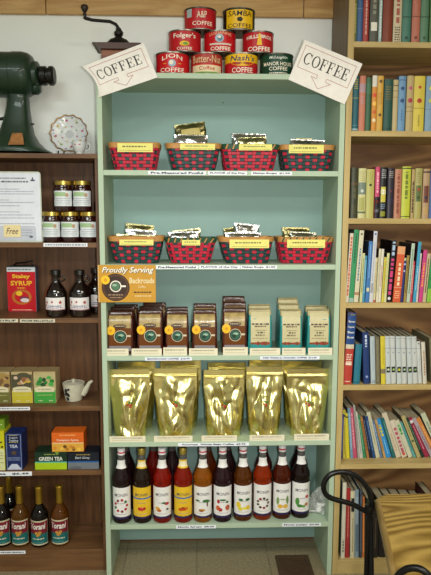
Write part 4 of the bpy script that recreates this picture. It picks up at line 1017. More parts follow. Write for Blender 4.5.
# ================================================================ GOLD POUCHES
gfoil = mat('gold_foil', '#ebdf98', .25, 1, var=.08, scale=9, bump=.22, bscale=30, coat=.5)
def pouch(lab, x, Y, z0, wt, wb, h, seed, tg=True):
    t = thing('foil_pouch', lab, 'coffee pouch', (x, Y, z0), 0, 'gold foil whole bean pouches'); nx, nz = 44, 64; mb = MB()
    def half(v):
        if v < .06: return wb*.97+wb*.03*v/.06
        if v < .7: return wb+(wt-wb)*((v-.06)/.64)**.8
        return wt
    def thick(v): return .042*(1-.35*v) if v < .25 else .0383*max(.05, 1-((v-.25)/.63)**1.35) if v < .88 else .0019
    def yy(s, a, v):
        e = max(0, 1-abs(a)**2.2)**.75; tk = thick(v)*e+.0008
        env = min(1, v/.1)*min(1, max(0, (.9-v))/.12)
        n = Vector((a*1.5+seed*4.3, v*2.4+seed, s*7.7))
        w1 = (abs(noise.noise(n*.9))*2-.5)*.017; w2 = (abs(noise.noise(n*1.8+Vector((9, 3, 1))))-.25)*.009; w3 = noise.noise(n*6)*.0011
        fold = -.006*math.exp(-((v-.62-.12*a*math.sin(seed*2.1))/.06)**2)*math.cos(a*1.3)
        y = s*tk-(w1+w2+w3+fold)*env*(-s)*(.35+.65*e)
        y = max(y, .0005) if s > 0 else min(y, -.0005)
        return y+(.0009*math.sin(a*60) if v > .945 else 0)
    V = []
    for s in (-1, 1):
        for j in range(nz+1):
            v = j/nz; hw_ = half(v)
            for i in range(nx+1):
                a = i/nx*2-1
                pin = 1-.05*math.exp(-((v-.45)/.16)**2)*(.6+.4*math.sin(seed*3+a))
                V.append((a*hw_*pin, yy(s, a, v), v*h-(.006*(1-v)**8*a*a if v < .3 else 0)+(.006*(1-v)**8)))
    Fs = []; n1 = (nx+1)*(nz+1)
    for s in (0, 1):
        for j in range(nz):
            for i in range(nx):
                q = s*n1+j*(nx+1)+i; Fs.append((q, q+1, q+nx+2, q+nx+1) if s == 0 else (q, q+nx+1, q+nx+2, q+1))
    def wall(a, b): Fs.append((a, b, n1+b, n1+a))
    for i in range(nx): wall(i+1, i); wall(nz*(nx+1)+i, nz*(nx+1)+i+1)
    for j in range(nz): wall(j*(nx+1), (j+1)*(nx+1)); wall((j+1)*(nx+1)+nx, j*(nx+1)+nx)
    mb.mesh(V, Fs, gfoil); mb.build('pouch', t, smooth=70)
    mb = MB(); fn = lambda u, v, k: Vector((u, -.0042-EPS*k, v*h))
    for v in (.895, .915): mb.tube([(-wt*.97, -.003, v*h), (0, -.0036, v*h), (wt*.97, -.003, v*h)], .0011, gfoil, 6)
    mb.build('zip_strip', t, smooth=50)
    if tg:
        mb = MB(); f = lambda u, v, k: Vector((u, yy(-1, u/half(v), v)-.0006-EPS*k, v*h))
        for u, v, c in ((-.006, .50, '#b02a24'), (.004, .49, '#c03a2a'), (.0, .53, '#3a7a3a'), (-.008, .525, '#c8a02a'), (.008, .52, '#4a7a34'), (.003, .465, '#a8302a')):
            mb.d_disc(lambda a, b, k: f(a, b/h, k), u, v*h, .0042, .004, 1, P(c), 8)
        mb.build('emblem', t)
    return t
PYf = GF+.062
GP = [(110, 150, 113, 144.5, 368.8, 'leftmost'), (154, 197, 159, 192.5, 368, 'second from left'), (203.5, 244, 205, 239, 370, 'centre'), (246, 282.6, 248, 278, 366.8, 'fourth from left'), (286.3, 328, 293.5, 326, 369, 'rightmost')]
for i, (a, b, c, d, yt, pos) in enumerate(GP):
    wt = (lx(b, 390, PYf)-lx(a, 390, PYf))/2; wb = (lx(d, 430, PYf)-lx(c, 430, PYf))/2; x = (lx(a, 400, PYf)+lx(b, 400, PYf))/2; h = U(200, yt, Y=PYf).z-ZS[3]
    pouch('gold foil whole bean pouch, %s of the five in front' % pos, x, PYf, ZS[3], wt, wb, h, i+1.3)
    pouch('gold foil pouch standing directly behind the %s front pouch' % pos, x+(.018 if i < 4 else -.004), PYf+.105, ZS[3], wt*.98, wb, h*1.015, i+7.7, False)
for i, (a, b, txt) in enumerate(((109.5, 145.5, 'CHOCOLATE CARAMEL'), (154, 192.5, 'VANILLA HAZELNUT'), (201.5, 237, 'COSTA RICAN TARRAZU'), (249.5, 284.3, 'GUATEMALAN ANTIGUA'), (294, 329, 'TANZANIAN PEABERRY'))):
    cardthing('cream name card below the %s gold pouch' % GP[i][5], a, b, 435.6-(.8 if i == 4 else 0), 442, ZS[3], txt, 'cream cards before the gold pouches')

# ================================================================ MONIN STYLE SYRUP BOTTLES
capw = P('#dcdcdc', .35); capr = P('#c03048', .35); mgold = mat('gold_screw_cap', '#b09a4a', .3, .8)
purp = P('#2c2450', .4); mlw = P('#e6e4e0', .4); mly = P('#e2b92a', .4)
def sbottle(lab, px, y0, ytop, Y, liq, trans, lbl, capk, art, zrot=0, front=True):
    x = lx(px, 505, Y); z0 = ZS[4]; h = .305
    t = thing('syrup_bottle', lab, 'bottle', (x, Y, z0), zrot, 'slender flavoured syrup bottles'); r = .0375
    lm = mat('liquid_%s' % liq, liq, .04, trans=.74 if trans else 0, spec=.6, ior=1.33, var=.12); nk = mat('neck_glass', '#7d7a78', .08, trans=.6, spec=.6)
    prof = [(.030, 0), (r-.001, .003), (r, .009), (r, .157), (r-.002, .161), (r-.002, .164), (r, .169), (r+.0005, .180), (r-.001, .189), (.031, .203), (.0245, .219), (.0185, .235), (.0155, .25)]
    mb = MB(); mb.lathe(prof, lm, 36); mb.build('liquid_body', t, smooth=40)
    mb = MB(); mb.lathe([(.0156, .2502), (.0145, .262), (.0142, .278)], nk, 24); mb.build('neck', t, smooth=40)
    mb = MB()
    if capk == 'w':
        mb.lathe([(.0148, .2785), (.0155, .279), (.0155, .286)], capw, 24, cap=False); mb.lathe([(.0156, .286), (.0156, .292)], capr, 24, cap=False); mb.lathe([(.0155, .292), (.0155, .303), (.014, .305), (.001, .305)], capw, 24, cap=False)
    else: mb.lathe([(.0150, .2785), (.0158, .279), (.0158, .303), (.0145, .305), (.001, .305)], mgold, 24, cap=False)
    mb.build('cap', t, smooth=40)
    if not front: return t
    mb = MB(); n = 14; rb = lambda v: .0262-(v-.219)*.36+.0004
    def nf(u, v, k):
        R = max(.0160, .0245-(v-.219)*.375)+.0012+EPS*k; a = u/.02; return Vector((R*math.sin(a), -R*math.cos(a), v))
    mb.d_rect(nf, -.022, .226, .022, .259, 1, mlw if lbl is mlw else P('#ece0b8'), 14, 4)
    if lbl is mly: mb.d_rect(nf, -.022, .226, .022, .232, 2, mly, 14, 1); mb.d_rect(nf, -.022, .253, .022, .259, 2, mly, 14, 1)
    mb.build('neck_label', t, smooth=50)
    mb = MB(); f = cyl(r); a = r*1.22
    mb.d_rect(f, -a, .030, a, .153, 1, lbl, 22); mb.d_rect(f, -a, .022, a, .031, 1, purp, 22)
    mb.d_text(f, 'MONIN', 0, .122, .013, 3, P('#4a4650'), w=a*1.15, off=.004)
    if lbl is mly: mb.d_rect(f, -a, .104, a, .110, 2, P('#2a6ab0'), 22)
    mb.d_dash(f, -.016, .016, .088, .003, 3, P('#9a9090'), random.Random(int(px))); mb.d_dash(f, -.022, .022, .042, .0025, 3, P('#b0a8a8'), random.Random(int(px)+1))
    for u, v, s1, s2, c in art: mb.d_disc(f, u, v, s1, s2, 4, P(c), 10)
    mb.build('label', t, smooth=50); return t
rd, gr2, yl, og, br2 = '#b02a34', '#2f6a34', '#e0c030', '#c8602a', '#5a3a1c'
ring = [(.024*math.cos(q), .078+.024*math.sin(q), .0055, .006, [rd, gr2, rd, '#7a2a3a'][i % 4]) for i, q in enumerate([2*PI*k_/9 for k_ in range(9)])]
MON = [
 (122.2, '#1c0d10', 0, mlw, 'w', ring, 'dark purple bottle with berry wreath label, leftmost in the row'),
 (142.4, '#1e120a', 0, mly, 'g', [(-.008, .064, .007, .007, '#b8202a'), (.002, .062, .008, .007, '#c8303a'), (.011, .065, .006, .006, '#a81c24'), (.0, .07, .004, .004, '#d87a5a')], 'dark bottle with yellow cherry label and gold cap'),
 (162.5, '#c4260e', .4, mlw, 'w', [(-.018, .064, .010, .007, '#d8a030'), (-.012, .056, .010, .006, '#b85a20'), (.008, .088, .010, .004, gr2), (.02, .084, .010, .006, rd), (.022, .06, .006, .004, '#2a2a20')], 'red syrup bottle with white label between two yellow labels'),
 (183.2, '#c42c0e', .4, mly, 'g', [(-.008, .060, .011, .007, '#c0481c'), (.006, .062, .012, .007, '#b8401c'), (.014, .064, .007, .005, '#d06a2a'), (0, .067, .006, .004, '#8a3a1a')], 'red syrup bottle with yellow label and gold cap'),
 (202.8, '#d07c14', .5, mlw, 'w', [(.012, .094, .014, .006, gr2), (.018, .080, .003, .012, br2), (.022, .09, .010, .004, '#4a8a3a'), (-.022, .094, .010, .004, gr2), (-.004, .056, .014, .005, '#c08a3a'), (-.006, .052, .010, .004, '#8a4a20')], 'amber syrup bottle with palm tree label'),
 (222.4, '#241014', 0, mlw, 'w', [(-.02, .062, .009, .011, og), (-.01, .056, .009, .008, rd), (.02, .064, .010, .012, '#b85a3a'), (-.018, .09, .006, .009, rd), (.0, .097, .014, .004, gr2), (.018, .088, .006, .005, gr2)], 'dark bottle with red fruit on white label, sixth in row'),
 (242.6, '#8a4a14', .5, mlw, 'w', [(-.02, .072, .010, .013, yl), (-.012, .056, .010, .009, '#d8cc40'), (.020, .060, .009, .010, yl), (-.01, .094, .010, .005, gr2), (.018, .094, .010, .006, gr2), (.006, .058, .008, .007, '#e6d850')], 'brown syrup bottle with lemon label'),
 (262, '#d0480e', .5, mlw, 'w', [(.022*math.cos(q), .076+.020*math.sin(q), .006, .005, [br2, '#3a4a24', '#4a2a18', '#8a2a2a'][i % 4]) for i, q in enumerate([2*PI*k_/9 for k_ in range(9)])], 'orange red syrup bottle with dark wreath label'),
 (281.3, '#7a2c10', .35, mlw, 'w', [(-.010, .058, .011, .009, '#d8a83a'), (.012, .058, .011, .009, '#d8b040'), (-.02, .08, .006, .016, '#7a9a5a'), (.02, .084, .006, .018, '#6a8a4a'), (.0, .088, .012, .003, '#9ab07a')], 'reddish brown bottle with two oranges on label, ninth in row'),
 (300, '#180c0a', 0, mlw, 'w', [(-.018, .074, .009, .016, '#4a8a3a'), (-.008, .056, .012, .007, '#3f7a34'), (.020, .062, .008, .007, '#b8743a'), (.022, .094, .008, .007, '#b04a3a'), (.008, .054, .008, .006, '#6a9a4a')], 'near black bottle with green leaf label beside the bagged pump'),
]
for i, (px, liq, tr, lbl, ck, art, lab) in enumerate(MON):
    Y = GF+.043+(.0 if i < 5 else (i-5)*.006)
    sbottle(lab, px, 0, 0, Y, liq, tr, lbl, ck, art)
for px, liq, tr, ck, lab in ((127, '#1c0d10', 0, 'w', 'dark bottle directly behind the leftmost syrup bottle'), (154, '#a81c0c', .3, 'w', 'red bottle in the rear row behind cherry label bottle'),
    (172.5, '#241014', 0, 'w', 'dark bottle in rear row behind the red white-label bottle'), (208, '#8a3a10', .3, 'w', 'amber brown bottle behind the palm tree label bottle'),
    (227.5, '#241014', 0, 'w', 'dark bottle behind the sixth syrup bottle'), (263, '#3a1214', 0, 'w', 'maroon bottle behind the dark wreath label bottle'), (298, '#180c0a', 0, 'w', 'near black bottle behind the green leaf label bottle')):
    sbottle(lab, px, 0, 0, GF+.15, liq, tr, mlw, ck, [], front=False)

# bagged pump
Y = GF+.075; x = lx(318, 512, Y)
t = thing('syrup_pump', 'white plastic syrup pump lying inside the clear bag', 'pump', (x-.004, Y-.012, ZS[4]+.004))
pw_ = P('#e8e8e4', .3); mb = MB()
mb.lathe([(.011, 0), (.0125, .002), (.0125, .014), (.010, .017), (.006, .018), (.006, .026)], pw_, 20, M=Matrix.Translation((0, 0, .012)) @ Matrix.Rotation(.5, 4, 'Y')); mb.build('collar', t, smooth=40)
mb = MB(); mb.box((-.006, -.008, .034), (.026, .008, .045), pw_, .004); mb.tube([(.022, 0, .042), (.036, 0, .040), (.042, 0, .030)], .004, pw_, 10); mb.build('head', t, smooth=40)
mb = MB(); mb.tube([(-.002, 0, .012), (-.022, .01, .006), (-.045, .02, .004)], .003, pw_, 8); mb.build('dip_tube', t, smooth=40)
t = thing('plastic_bag', 'crumpled clear plastic bag around a white pump at shelf end', 'bag', (x, Y, ZS[4]))
film = bpy.data.materials.new('clear_film'); film.use_nodes = True
nt = film.node_tree; b_ = nt.nodes['Principled BSDF']; b_.inputs['Base Color'].default_value = (.9, .92, .92, 1); b_.inputs['Roughness'].default_value = .12; b_.inputs['Specular IOR Level'].default_value = .9
nz = nt.nodes.new('ShaderNodeTexNoise'); nz.inputs['Scale'].default_value = 40; rp = nt.nodes.new('ShaderNodeMapRange'); rp.inputs[1].default_value = .35; rp.inputs[2].default_value = .7; rp.inputs[3].default_value = .08; rp.inputs[4].default_value = .36
nt.links.new(nz.outputs['Fac'], rp.inputs[0]); nt.links.new(rp.outputs[0], b_.inputs['Alpha'])
tcn = nt.nodes.new('ShaderNodeTexCoord'); nt.links.new(tcn.outputs['Object'], nz.inputs['Vector'])
mb = MB(); bm2 = bmesh.new(); bmesh.ops.create_icosphere(bm2, subdivisions=4, radius=1)
for v in bm2.verts:
    d = v.co.copy(); nn = abs(noise.noise(d*1.8+Vector((3, 1, 7))))*.5+noise.noise(d*4.5)*.22; q = d*(1+nn-.25)
    zz = (q.z+1)/2; taper = 1-.45*max(0, zz-.35)
    v.co = Vector((q.x*.047*taper, q.y*.038*taper, max(.0006, zz*.128-.010)))
mb._merge(bm2, mb.mi(film)); mb.build('film', t, smooth=25)

# ================================================================ FLOOR REGISTER
q0 = U(275, 557, Z=0); q1 = U(308, 557, Z=0); w = q1.x-q0.x
t = thing('floor_register', 'dark brown metal floor register under the green bookcase', 'vent', (q0.x, q0.y-.16, 0)); rm_ = mat('brown_metal', '#5a4634', .5, .3)
mb = MB(); mb.box((0, 0, 0), (w, .16, .003), P('#1c130c')); 
for a, b in (((0, 0, .003), (w, .018, .009)), ((0, .142, .003), (w, .16, .009)), ((0, .018, .003), (.016, .142, .009)), ((w-.016, .018, .003), (w, .142, .009))): mb.box(a, b, rm_, .001)
mb.build('frame', t); mb = MB()
for i in range(9): mb.box((.016, .022+i*.0133, .003), (w-.016, .030+i*.0133, .007), rm_)
mb.build('grille', t)

# ================================================================ RIGHT BOOKCASE
tw = wood('tan_edge_wood', '#ae955c', '#c6ae76', 'X', .5, 6); twz = wood('tan_side_wood', '#ae955c', '#c6ae76', 'Z', .5, 6)
wal = wood('walnut_back', '#74502f', '#a27a4c', 'X', .5, 7, rings=True, nr=14, stretch=.25); sidew = wood('grey_brown_side', '#6d5a44', '#8a745a', 'Z', .55, 6)
RX0 = .5528; RW = .92; RD = WALL-.008-RF
RZ = [ZR(y) for y in (41.4, 130.7, 218.4, 302.9, 385.2, 464.2, 560.2)]; RTOP = RZ[0]+.37
t = thing('bookcase', 'tall tan wooden bookcase on the right filled with books', 'bookcase', (RX0, RF, 0))
for a in (0, RW-.022):
    mb = MB(); mb.box((a, .004, 0), (a+.022, RD, RTOP), sidew, .001); sp_ = mb.build('side_panel', t)
    mb = MB(); mb.box((a-.0003, 0, 0), (a+.0223, .004, RTOP), twz, .001); mb.build('edge_band', sp_)
mb = MB(); mb.box((.022, RD-.006, .08), (RW-.022, RD, RTOP-.02), wal); mb.build('back_panel', t)
mb = MB(); mb.box((.022, .001, RTOP-.02), (RW-.022, RD-.006, RTOP), tw); mb.build('top_board', t)
for z in RZ:
    mb = MB(); mb.box((.022, .001, z-.0205), (RW-.022, RD-.006, z), tw, .0015); mb.build('shelf', t)
mb = MB(); mb.box((.022, .003, 0), (RW-.022, .02, RZ[6]-.021), tw); mb.build('kick_board', t)

# books
pages = mat('book_pages', '#a2977a', .8, var=.12, scale=200, stretch=(8, 1, 1))
ORD = ['first', 'second', 'third', 'fourth', 'fifth', 'sixth', 'seventh', 'eighth', 'ninth', 'tenth', 'eleventh', 'twelfth', 'thirteenth', 'fourteenth', 'fifteenth', 'sixteenth', 'seventeenth', 'eighteenth', 'nineteenth', 'twentieth', 'twenty-first', 'twenty-second', 'twenty-third', 'twenty-fourth', 'twenty-fifth', 'twenty-sixth', 'twenty-seventh', 'twenty-eighth']
def book(lab, x, z0, Y, th, h, d, lean, col, side, decor, grp, hard=True, seed=0):
    """x = left bottom corner of the spine; lean tilts the top to the right (+)"""
    # pivot: the corner that stays on the shelf
    if lean >= 0: t = thing('book', lab, 'book', (x+th, Y, z0), 0, grp, rot=(0, lean, 0)); o = -th
    else: t = thing('book', lab, 'book', (x, Y, z0), 0, grp, rot=(0, lean, 0)); o = 0
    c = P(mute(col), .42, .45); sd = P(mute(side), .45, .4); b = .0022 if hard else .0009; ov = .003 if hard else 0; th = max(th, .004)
    mb = MB(); n = 6; bul = min(.004, th*.18) if hard else .0006
    # spine, slightly rounded, and two boards
    pts = [(o+th*i/n, -bul*(1-(2*i/n-1)**2)) for i in range(n+1)]
    pl = pts+[(o+th, .003), (o, .003)]
    mb.prism(pl, 0, h, c, 'Z')
    mb.box((o, .003, 0), (o+b, d, h), sd); mb.box((o+th-b, .003, 0), (o+th, d, h), sd)
    def f(u, v, k):
        s = u/th; return Vector((o+u, -bul*(1-(2*s-1)**2)-EPS*k*.8, v))
    rr = random.Random(seed)
    for dd in decor:
        k = dd[0]
        if k == 'band': mb.d_rect(f, 0.0001, h*dd[1], th-.0001, h*dd[2], 1, P(mute(dd[3])), n)
        elif k == 'box': mb.d_rect(f, th*.14, h*dd[1], th*.86, h*dd[2], 2, P(dd[3]), n)
        elif k == 'dash': mb.d_dash(f, h*dd[1], h*dd[2], th*.5, th*(dd[4] if len(dd) > 4 else .38), 3, P(dd[3]), rr, rot=True)
        elif k == 'blob': mb.d_disc(f, th*.5, h*dd[1], min(th*.42, dd[2]), dd[2], 3, P(dd[3]), 9)
        elif k == 'rows':
            v = h*dd[1]
            while v < h*dd[2]: mb.d_dash(f, th*.18, th*.82, v, th*.13, 3, P(dd[3]), rr); v += th*.28
        elif k == 'text': mb.d_text(f, dd[1], th*.5, h*dd[2], h*dd[3], 4, P(dd[4]), w=th*.78, off=.02)
    mb.build('cover', t)
    mb = MB(); mb.box((o+b, .0032, ov), (o+th-b, d-ov, h-ov), pages); mb.build('pages', t)
    return t
def row(items, zi, ybase, shelfname, grp, inset=.02, depth=.15, hard=True):
    """items: x0,x1 (base px), ytop px, lean px, spine, side, decor, description"""
    z0 = RZ[zi]; Y = RF+inset; n = len(items)
    for i, it in enumerate(items):
        x0, x1, yt, ln, col, side, dec, desc = it[:8]; dep = it[8] if len(it) > 8 else depth
        xa, xb = lx(x0, ybase, Y), lx(x1, ybase, Y); ym = ybase
        top = U(x0+ln, yt, Y=Y); hh = top.z-z0; dx = top.x-xa
        ang = math.atan2(dx-(hh*.0), hh); L = math.hypot(hh, dx)*.995; th = (xb-xa)*math.cos(ang)*.96
        # verticals of the room converge downward in the picture; the lean is measured in the room
        place = 'leftmost' if i == 0 else ORD[i]+' from left'
        book('%s, %s on %s' % (desc, place, shelfname), xa, z0, Y+(i*7 % 5)*.0012, th, L, dep, ang, col, side, dec, grp, it[9] if len(it) > 9 else hard, seed=i+zi*40)
def plumb(px, y0, y1):
    """photo shift of a plumb line between two heights"""
    return (px-205)/5100*(y0-y1)
def P2(items, ybase):
    return [(a, b, yt, ln+plumb(a, ybase, yt), *r) for a, b, yt, ln, *r in items]
N_ = 0
# shelf A
A = [(353, 356.4, 6-12, 0, '#6d7a30', '#59642a', [('dash', .2, .8, '#a8a85a')], 'thin olive green book'),
 (356.6, 362.4, -14, 0, '#39649a', '#2d4f7a', [('band', .6, .62, '#6a8ab0')], 'plain blue book'),
 (362.8, 368.8, -16, 0, '#b03a34', '#8a2a26', [('dash', .15, .85, '#d8a89a', .25)], 'red book with pale vertical lettering'),
 (369.3, 378, -15, 0, '#55584a', '#44463a', [('box', .21, .36, '#e6e4d4'), ('dash', .5, .9, '#8a8a78')], 'dark grey book with square white label'),
 (378.4, 381.8, -10, 0, '#a8c4c0', '#7a9a98', [('dash', .1, .9, '#dfe8e4')], 'thin pale aqua book'),
 (382.2, 392.2, -16, 0, '#8a3418', '#6a2812', [('band', .9, .92, '#6a2810')], 'wide plain rust brown book'),
 (392.8, 401.4, -15, 0, '#d8c8a0', '#b8a880', [('rows', .02, .30, '#4a4438'), ('dash', .35, .95, '#a85a4a')], 'cream book with dark speckled foot'),
 (401.8, 411, -14, 0, '#43806c', '#356656', [('band', .46, .48, '#2a5244'), ('blob', .10, .006, '#23443a')], 'wide teal green book with faint band'),
 (411.3, 419.6, -14, 0, '#c87058', '#a85a46', [('band', .46, .48, '#8a4a3a'), ('blob', .10, .006, '#7a4034')], 'salmon pink book with faint band'),
 (420, 428.4, -14, 0, '#5a8a68', '#4a7256', [('band', .46, .48, '#3a5a44'), ('blob', .10, .006, '#3a5a44')], 'sage green book with faint band'),
 (428.8, 437, -14, 0, '#4a7a34', '#3d652a', [('band', .46, .48, '#35582a')], 'leaf green book cut by the right edge')]
row(P2(A, 41.4), 0, 41.4, 'top tan bookcase shelf', 'books on the top visible shelf')
B = [(351.6, 357.8, 76, 0, '#1f6470', '#184e58', [('rows', .78, .96, '#c8b850'), ('band', .02, .05, '#9ac0c8'), ('band', .1, .11, '#50a0a8'), ('band', .6, .61, '#b8b050')], 'dark teal book with yellow bands'),
 (358.4, 364.8, 75.4, 0, '#d07a5c', '#a8604a', [('band', .70, .86, '#b8949c'), ('rows', .5, .64, '#b8949c')], 'coral book with lilac bands'),
 (365.2, 370.6, 77, 0, '#3a6a48', '#2d5438', [('band', .7, .9, '#447a54')], 'plain forest green book'),
 (371, 376, 75.2, 0, '#e0902a', '#b8742a', [('band', .80, 1, '#e0dccc'), ('blob', .65, .008, '#d8503a'), ('blob', .5, .008, '#f0c05a'), ('blob', .35, .007, '#c8602a'), ('blob', .2, .007, '#e8d8b0')], 'orange illustrated book with white top'),
 (376.3, 382.6, 75.4, 0, '#dca83a', '#b88a30', [('blob', .9, .006, '#6a4a2a'), ('blob', .3, .006, '#6a4a2a'), ('rows', .5, .7, '#b8843a')], 'golden yellow book with small dark emblem'),
 (383, 391.6, 79, 0, '#1f5448', '#18443a', [('rows', .62, .86, '#7a6a3a'), ('band', .05, .07, '#18443a')], 'wide dark green book with faded gold title'),
 (392, 397.2, 79.4, 0, '#c4ae78', '#a08c5e', [('band', .88, .9, '#6a5a3a'), ('band', .78, .79, '#6a5a3a'), ('band', .66, .67, '#8a7a54')], 'plain tan book'),
 (397.6, 405, 75.6, 0, '#6a9ac4', '#55809f', [('blob', .78, .007, '#2f4a78'), ('blob', .56, .008, '#34507a'), ('band', .92, .94, '#4a74a0'), ('dash', .2, .4, '#4a74a0', .2)], 'light blue book with navy figures'),
 (405.4, 412.4, 75.4, 0, '#bfa86c', '#9a8856', [('blob', .78, .007, '#b85a78'), ('blob', .56, .009, '#a83a4a'), ('band', .44, .45, '#7a6a44'), ('band', .36, .37, '#7a6a44')], 'beige book with pink flowers on spine'),
 (412.8, 424, 75.6, 0, '#dcc43a', '#b8a430', [('blob', .80, .006, '#b8402a'), ('blob', .56, .009, '#a83424'), ('band', .42, .43, '#8a7a2a'), ('dash', .1, .3, '#8a7a30', .12)], 'wide yellow book with red figures'),
 (424.4, 434, 76, 0, '#7aa0bc', '#64869f', [('blob', .78, .008, '#c8c84a'), ('blob', .56, .008, '#b8c050'), ('band', .4, .41, '#5a80a0')], 'pale blue book with yellow flowers')]
row(P2(B, 130.7), 1, 130.7, 'second tan bookcase shelf', 'books on the second visible shelf')
Cc = [(349.8, 357.2, 167.2, 0, '#3a3e24', '#2d301c', [('rows', .1, .3, '#5a5434'), ('band', .66, .7, '#6a4a24'), ('dash', .4, .6, '#565634')], 'dark mossy brown book'),
 (357.6, 365.2, 168, 0, '#d0cc8a', '#aaa670', [('band', .48, .72, '#7a8a7a'), ('blob', .55, .006, '#c8d0c4'), ('box', .16, .42, '#a8a860'), ('rows', .76, .95, '#b0a868'), ('band', .1, .14, '#6a7a54')], 'pale yellow book with landscape panel'),
 (365.6, 373.8, 168.8, 0, '#bcb85a', '#96944a', [('blob', .68, .005, '#33281c'), ('rows', .74, .95, '#a8a450')], 'yellow green book with dark bird mark'),
 (374.2, 378.8, 166.6, 0, '#d8406c', '#a83050', [('band', 0, .42, '#1c1c24'), ('band', .12, .18, '#c8c8d0'), ('band', .3, .36, '#c83a2a'), ('dash', .5, .9, '#f0b0c0')], 'pink topped book with black foot'),
 (379.2, 386, 167, 0, '#16151a', '#121116', [('box', .32, .62, '#c8bc4a'), ('blob', .52, .010, '#e8e4d0'), ('rows', .8, .96, '#b0b0b0'), ('box', .04, .14, '#8a8a2a'), ('rows', .2, .28, '#8aa0b0')], 'black book with yellow and white emblem'),
 (386.4, 393, 168, 0, '#2a2230', '#201a26', [('rows', .82, .96, '#a8a09a'), ('blob', .55, .006, '#5a2a3a'), ('band', .3, .4, '#302a48')], 'dark plum book with pale title'),
 (393.6, 400.8, 168.8, 0, '#c07a58', '#9a6048', [('dash', .1, .9, '#8a4a38', .35)], 'copper pink book'),
 (401.2, 410, 166.2, 0, '#c4cc2e', '#9aa028', [('band', .955, .975, '#23301c'), ('dash', .38, .9, '#6a7a2a', .3), ('band', .03, .045, '#23301c')], 'bright lime yellow book with dark end bands'),
 (410.4, 413.6, 169, 0, '#b89a5c', '#94794a', [('dash', .12, .76, '#4a3a28', .5)], 'thin tan book with dark stripe'),
 (414, 421.2, 168, 0, '#b0a858', '#8a8448', [('box', .34, .66, '#5a6a3a'), ('blob', .58, .006, '#a8402a'), ('blob', .42, .006, '#3a4a2a'), ('rows', .72, .95, '#8a8450')], 'olive book with green picture panel'),
 (421.6, 428.4, 168.6, 0, '#b89468', '#947654', [('box', .32, .66, '#6a3a2a'), ('blob', .42, .006, '#2a2a44'), ('band', .92, .95, '#4a3424'), ('rows', .1, .25, '#c8a44a')], 'tan book with dark red picture panel'),
 (428.8, 436.5, 169.5, 0, '#3a5a94', '#2d4878', [('dash', .2, .8, '#5a7ab0')], 'blue book cut by right edge')]
row(P2(Cc, 218.4), 2, 218.4, 'third tan bookcase shelf', 'books on the third visible shelf')
pk = '#1f1618'
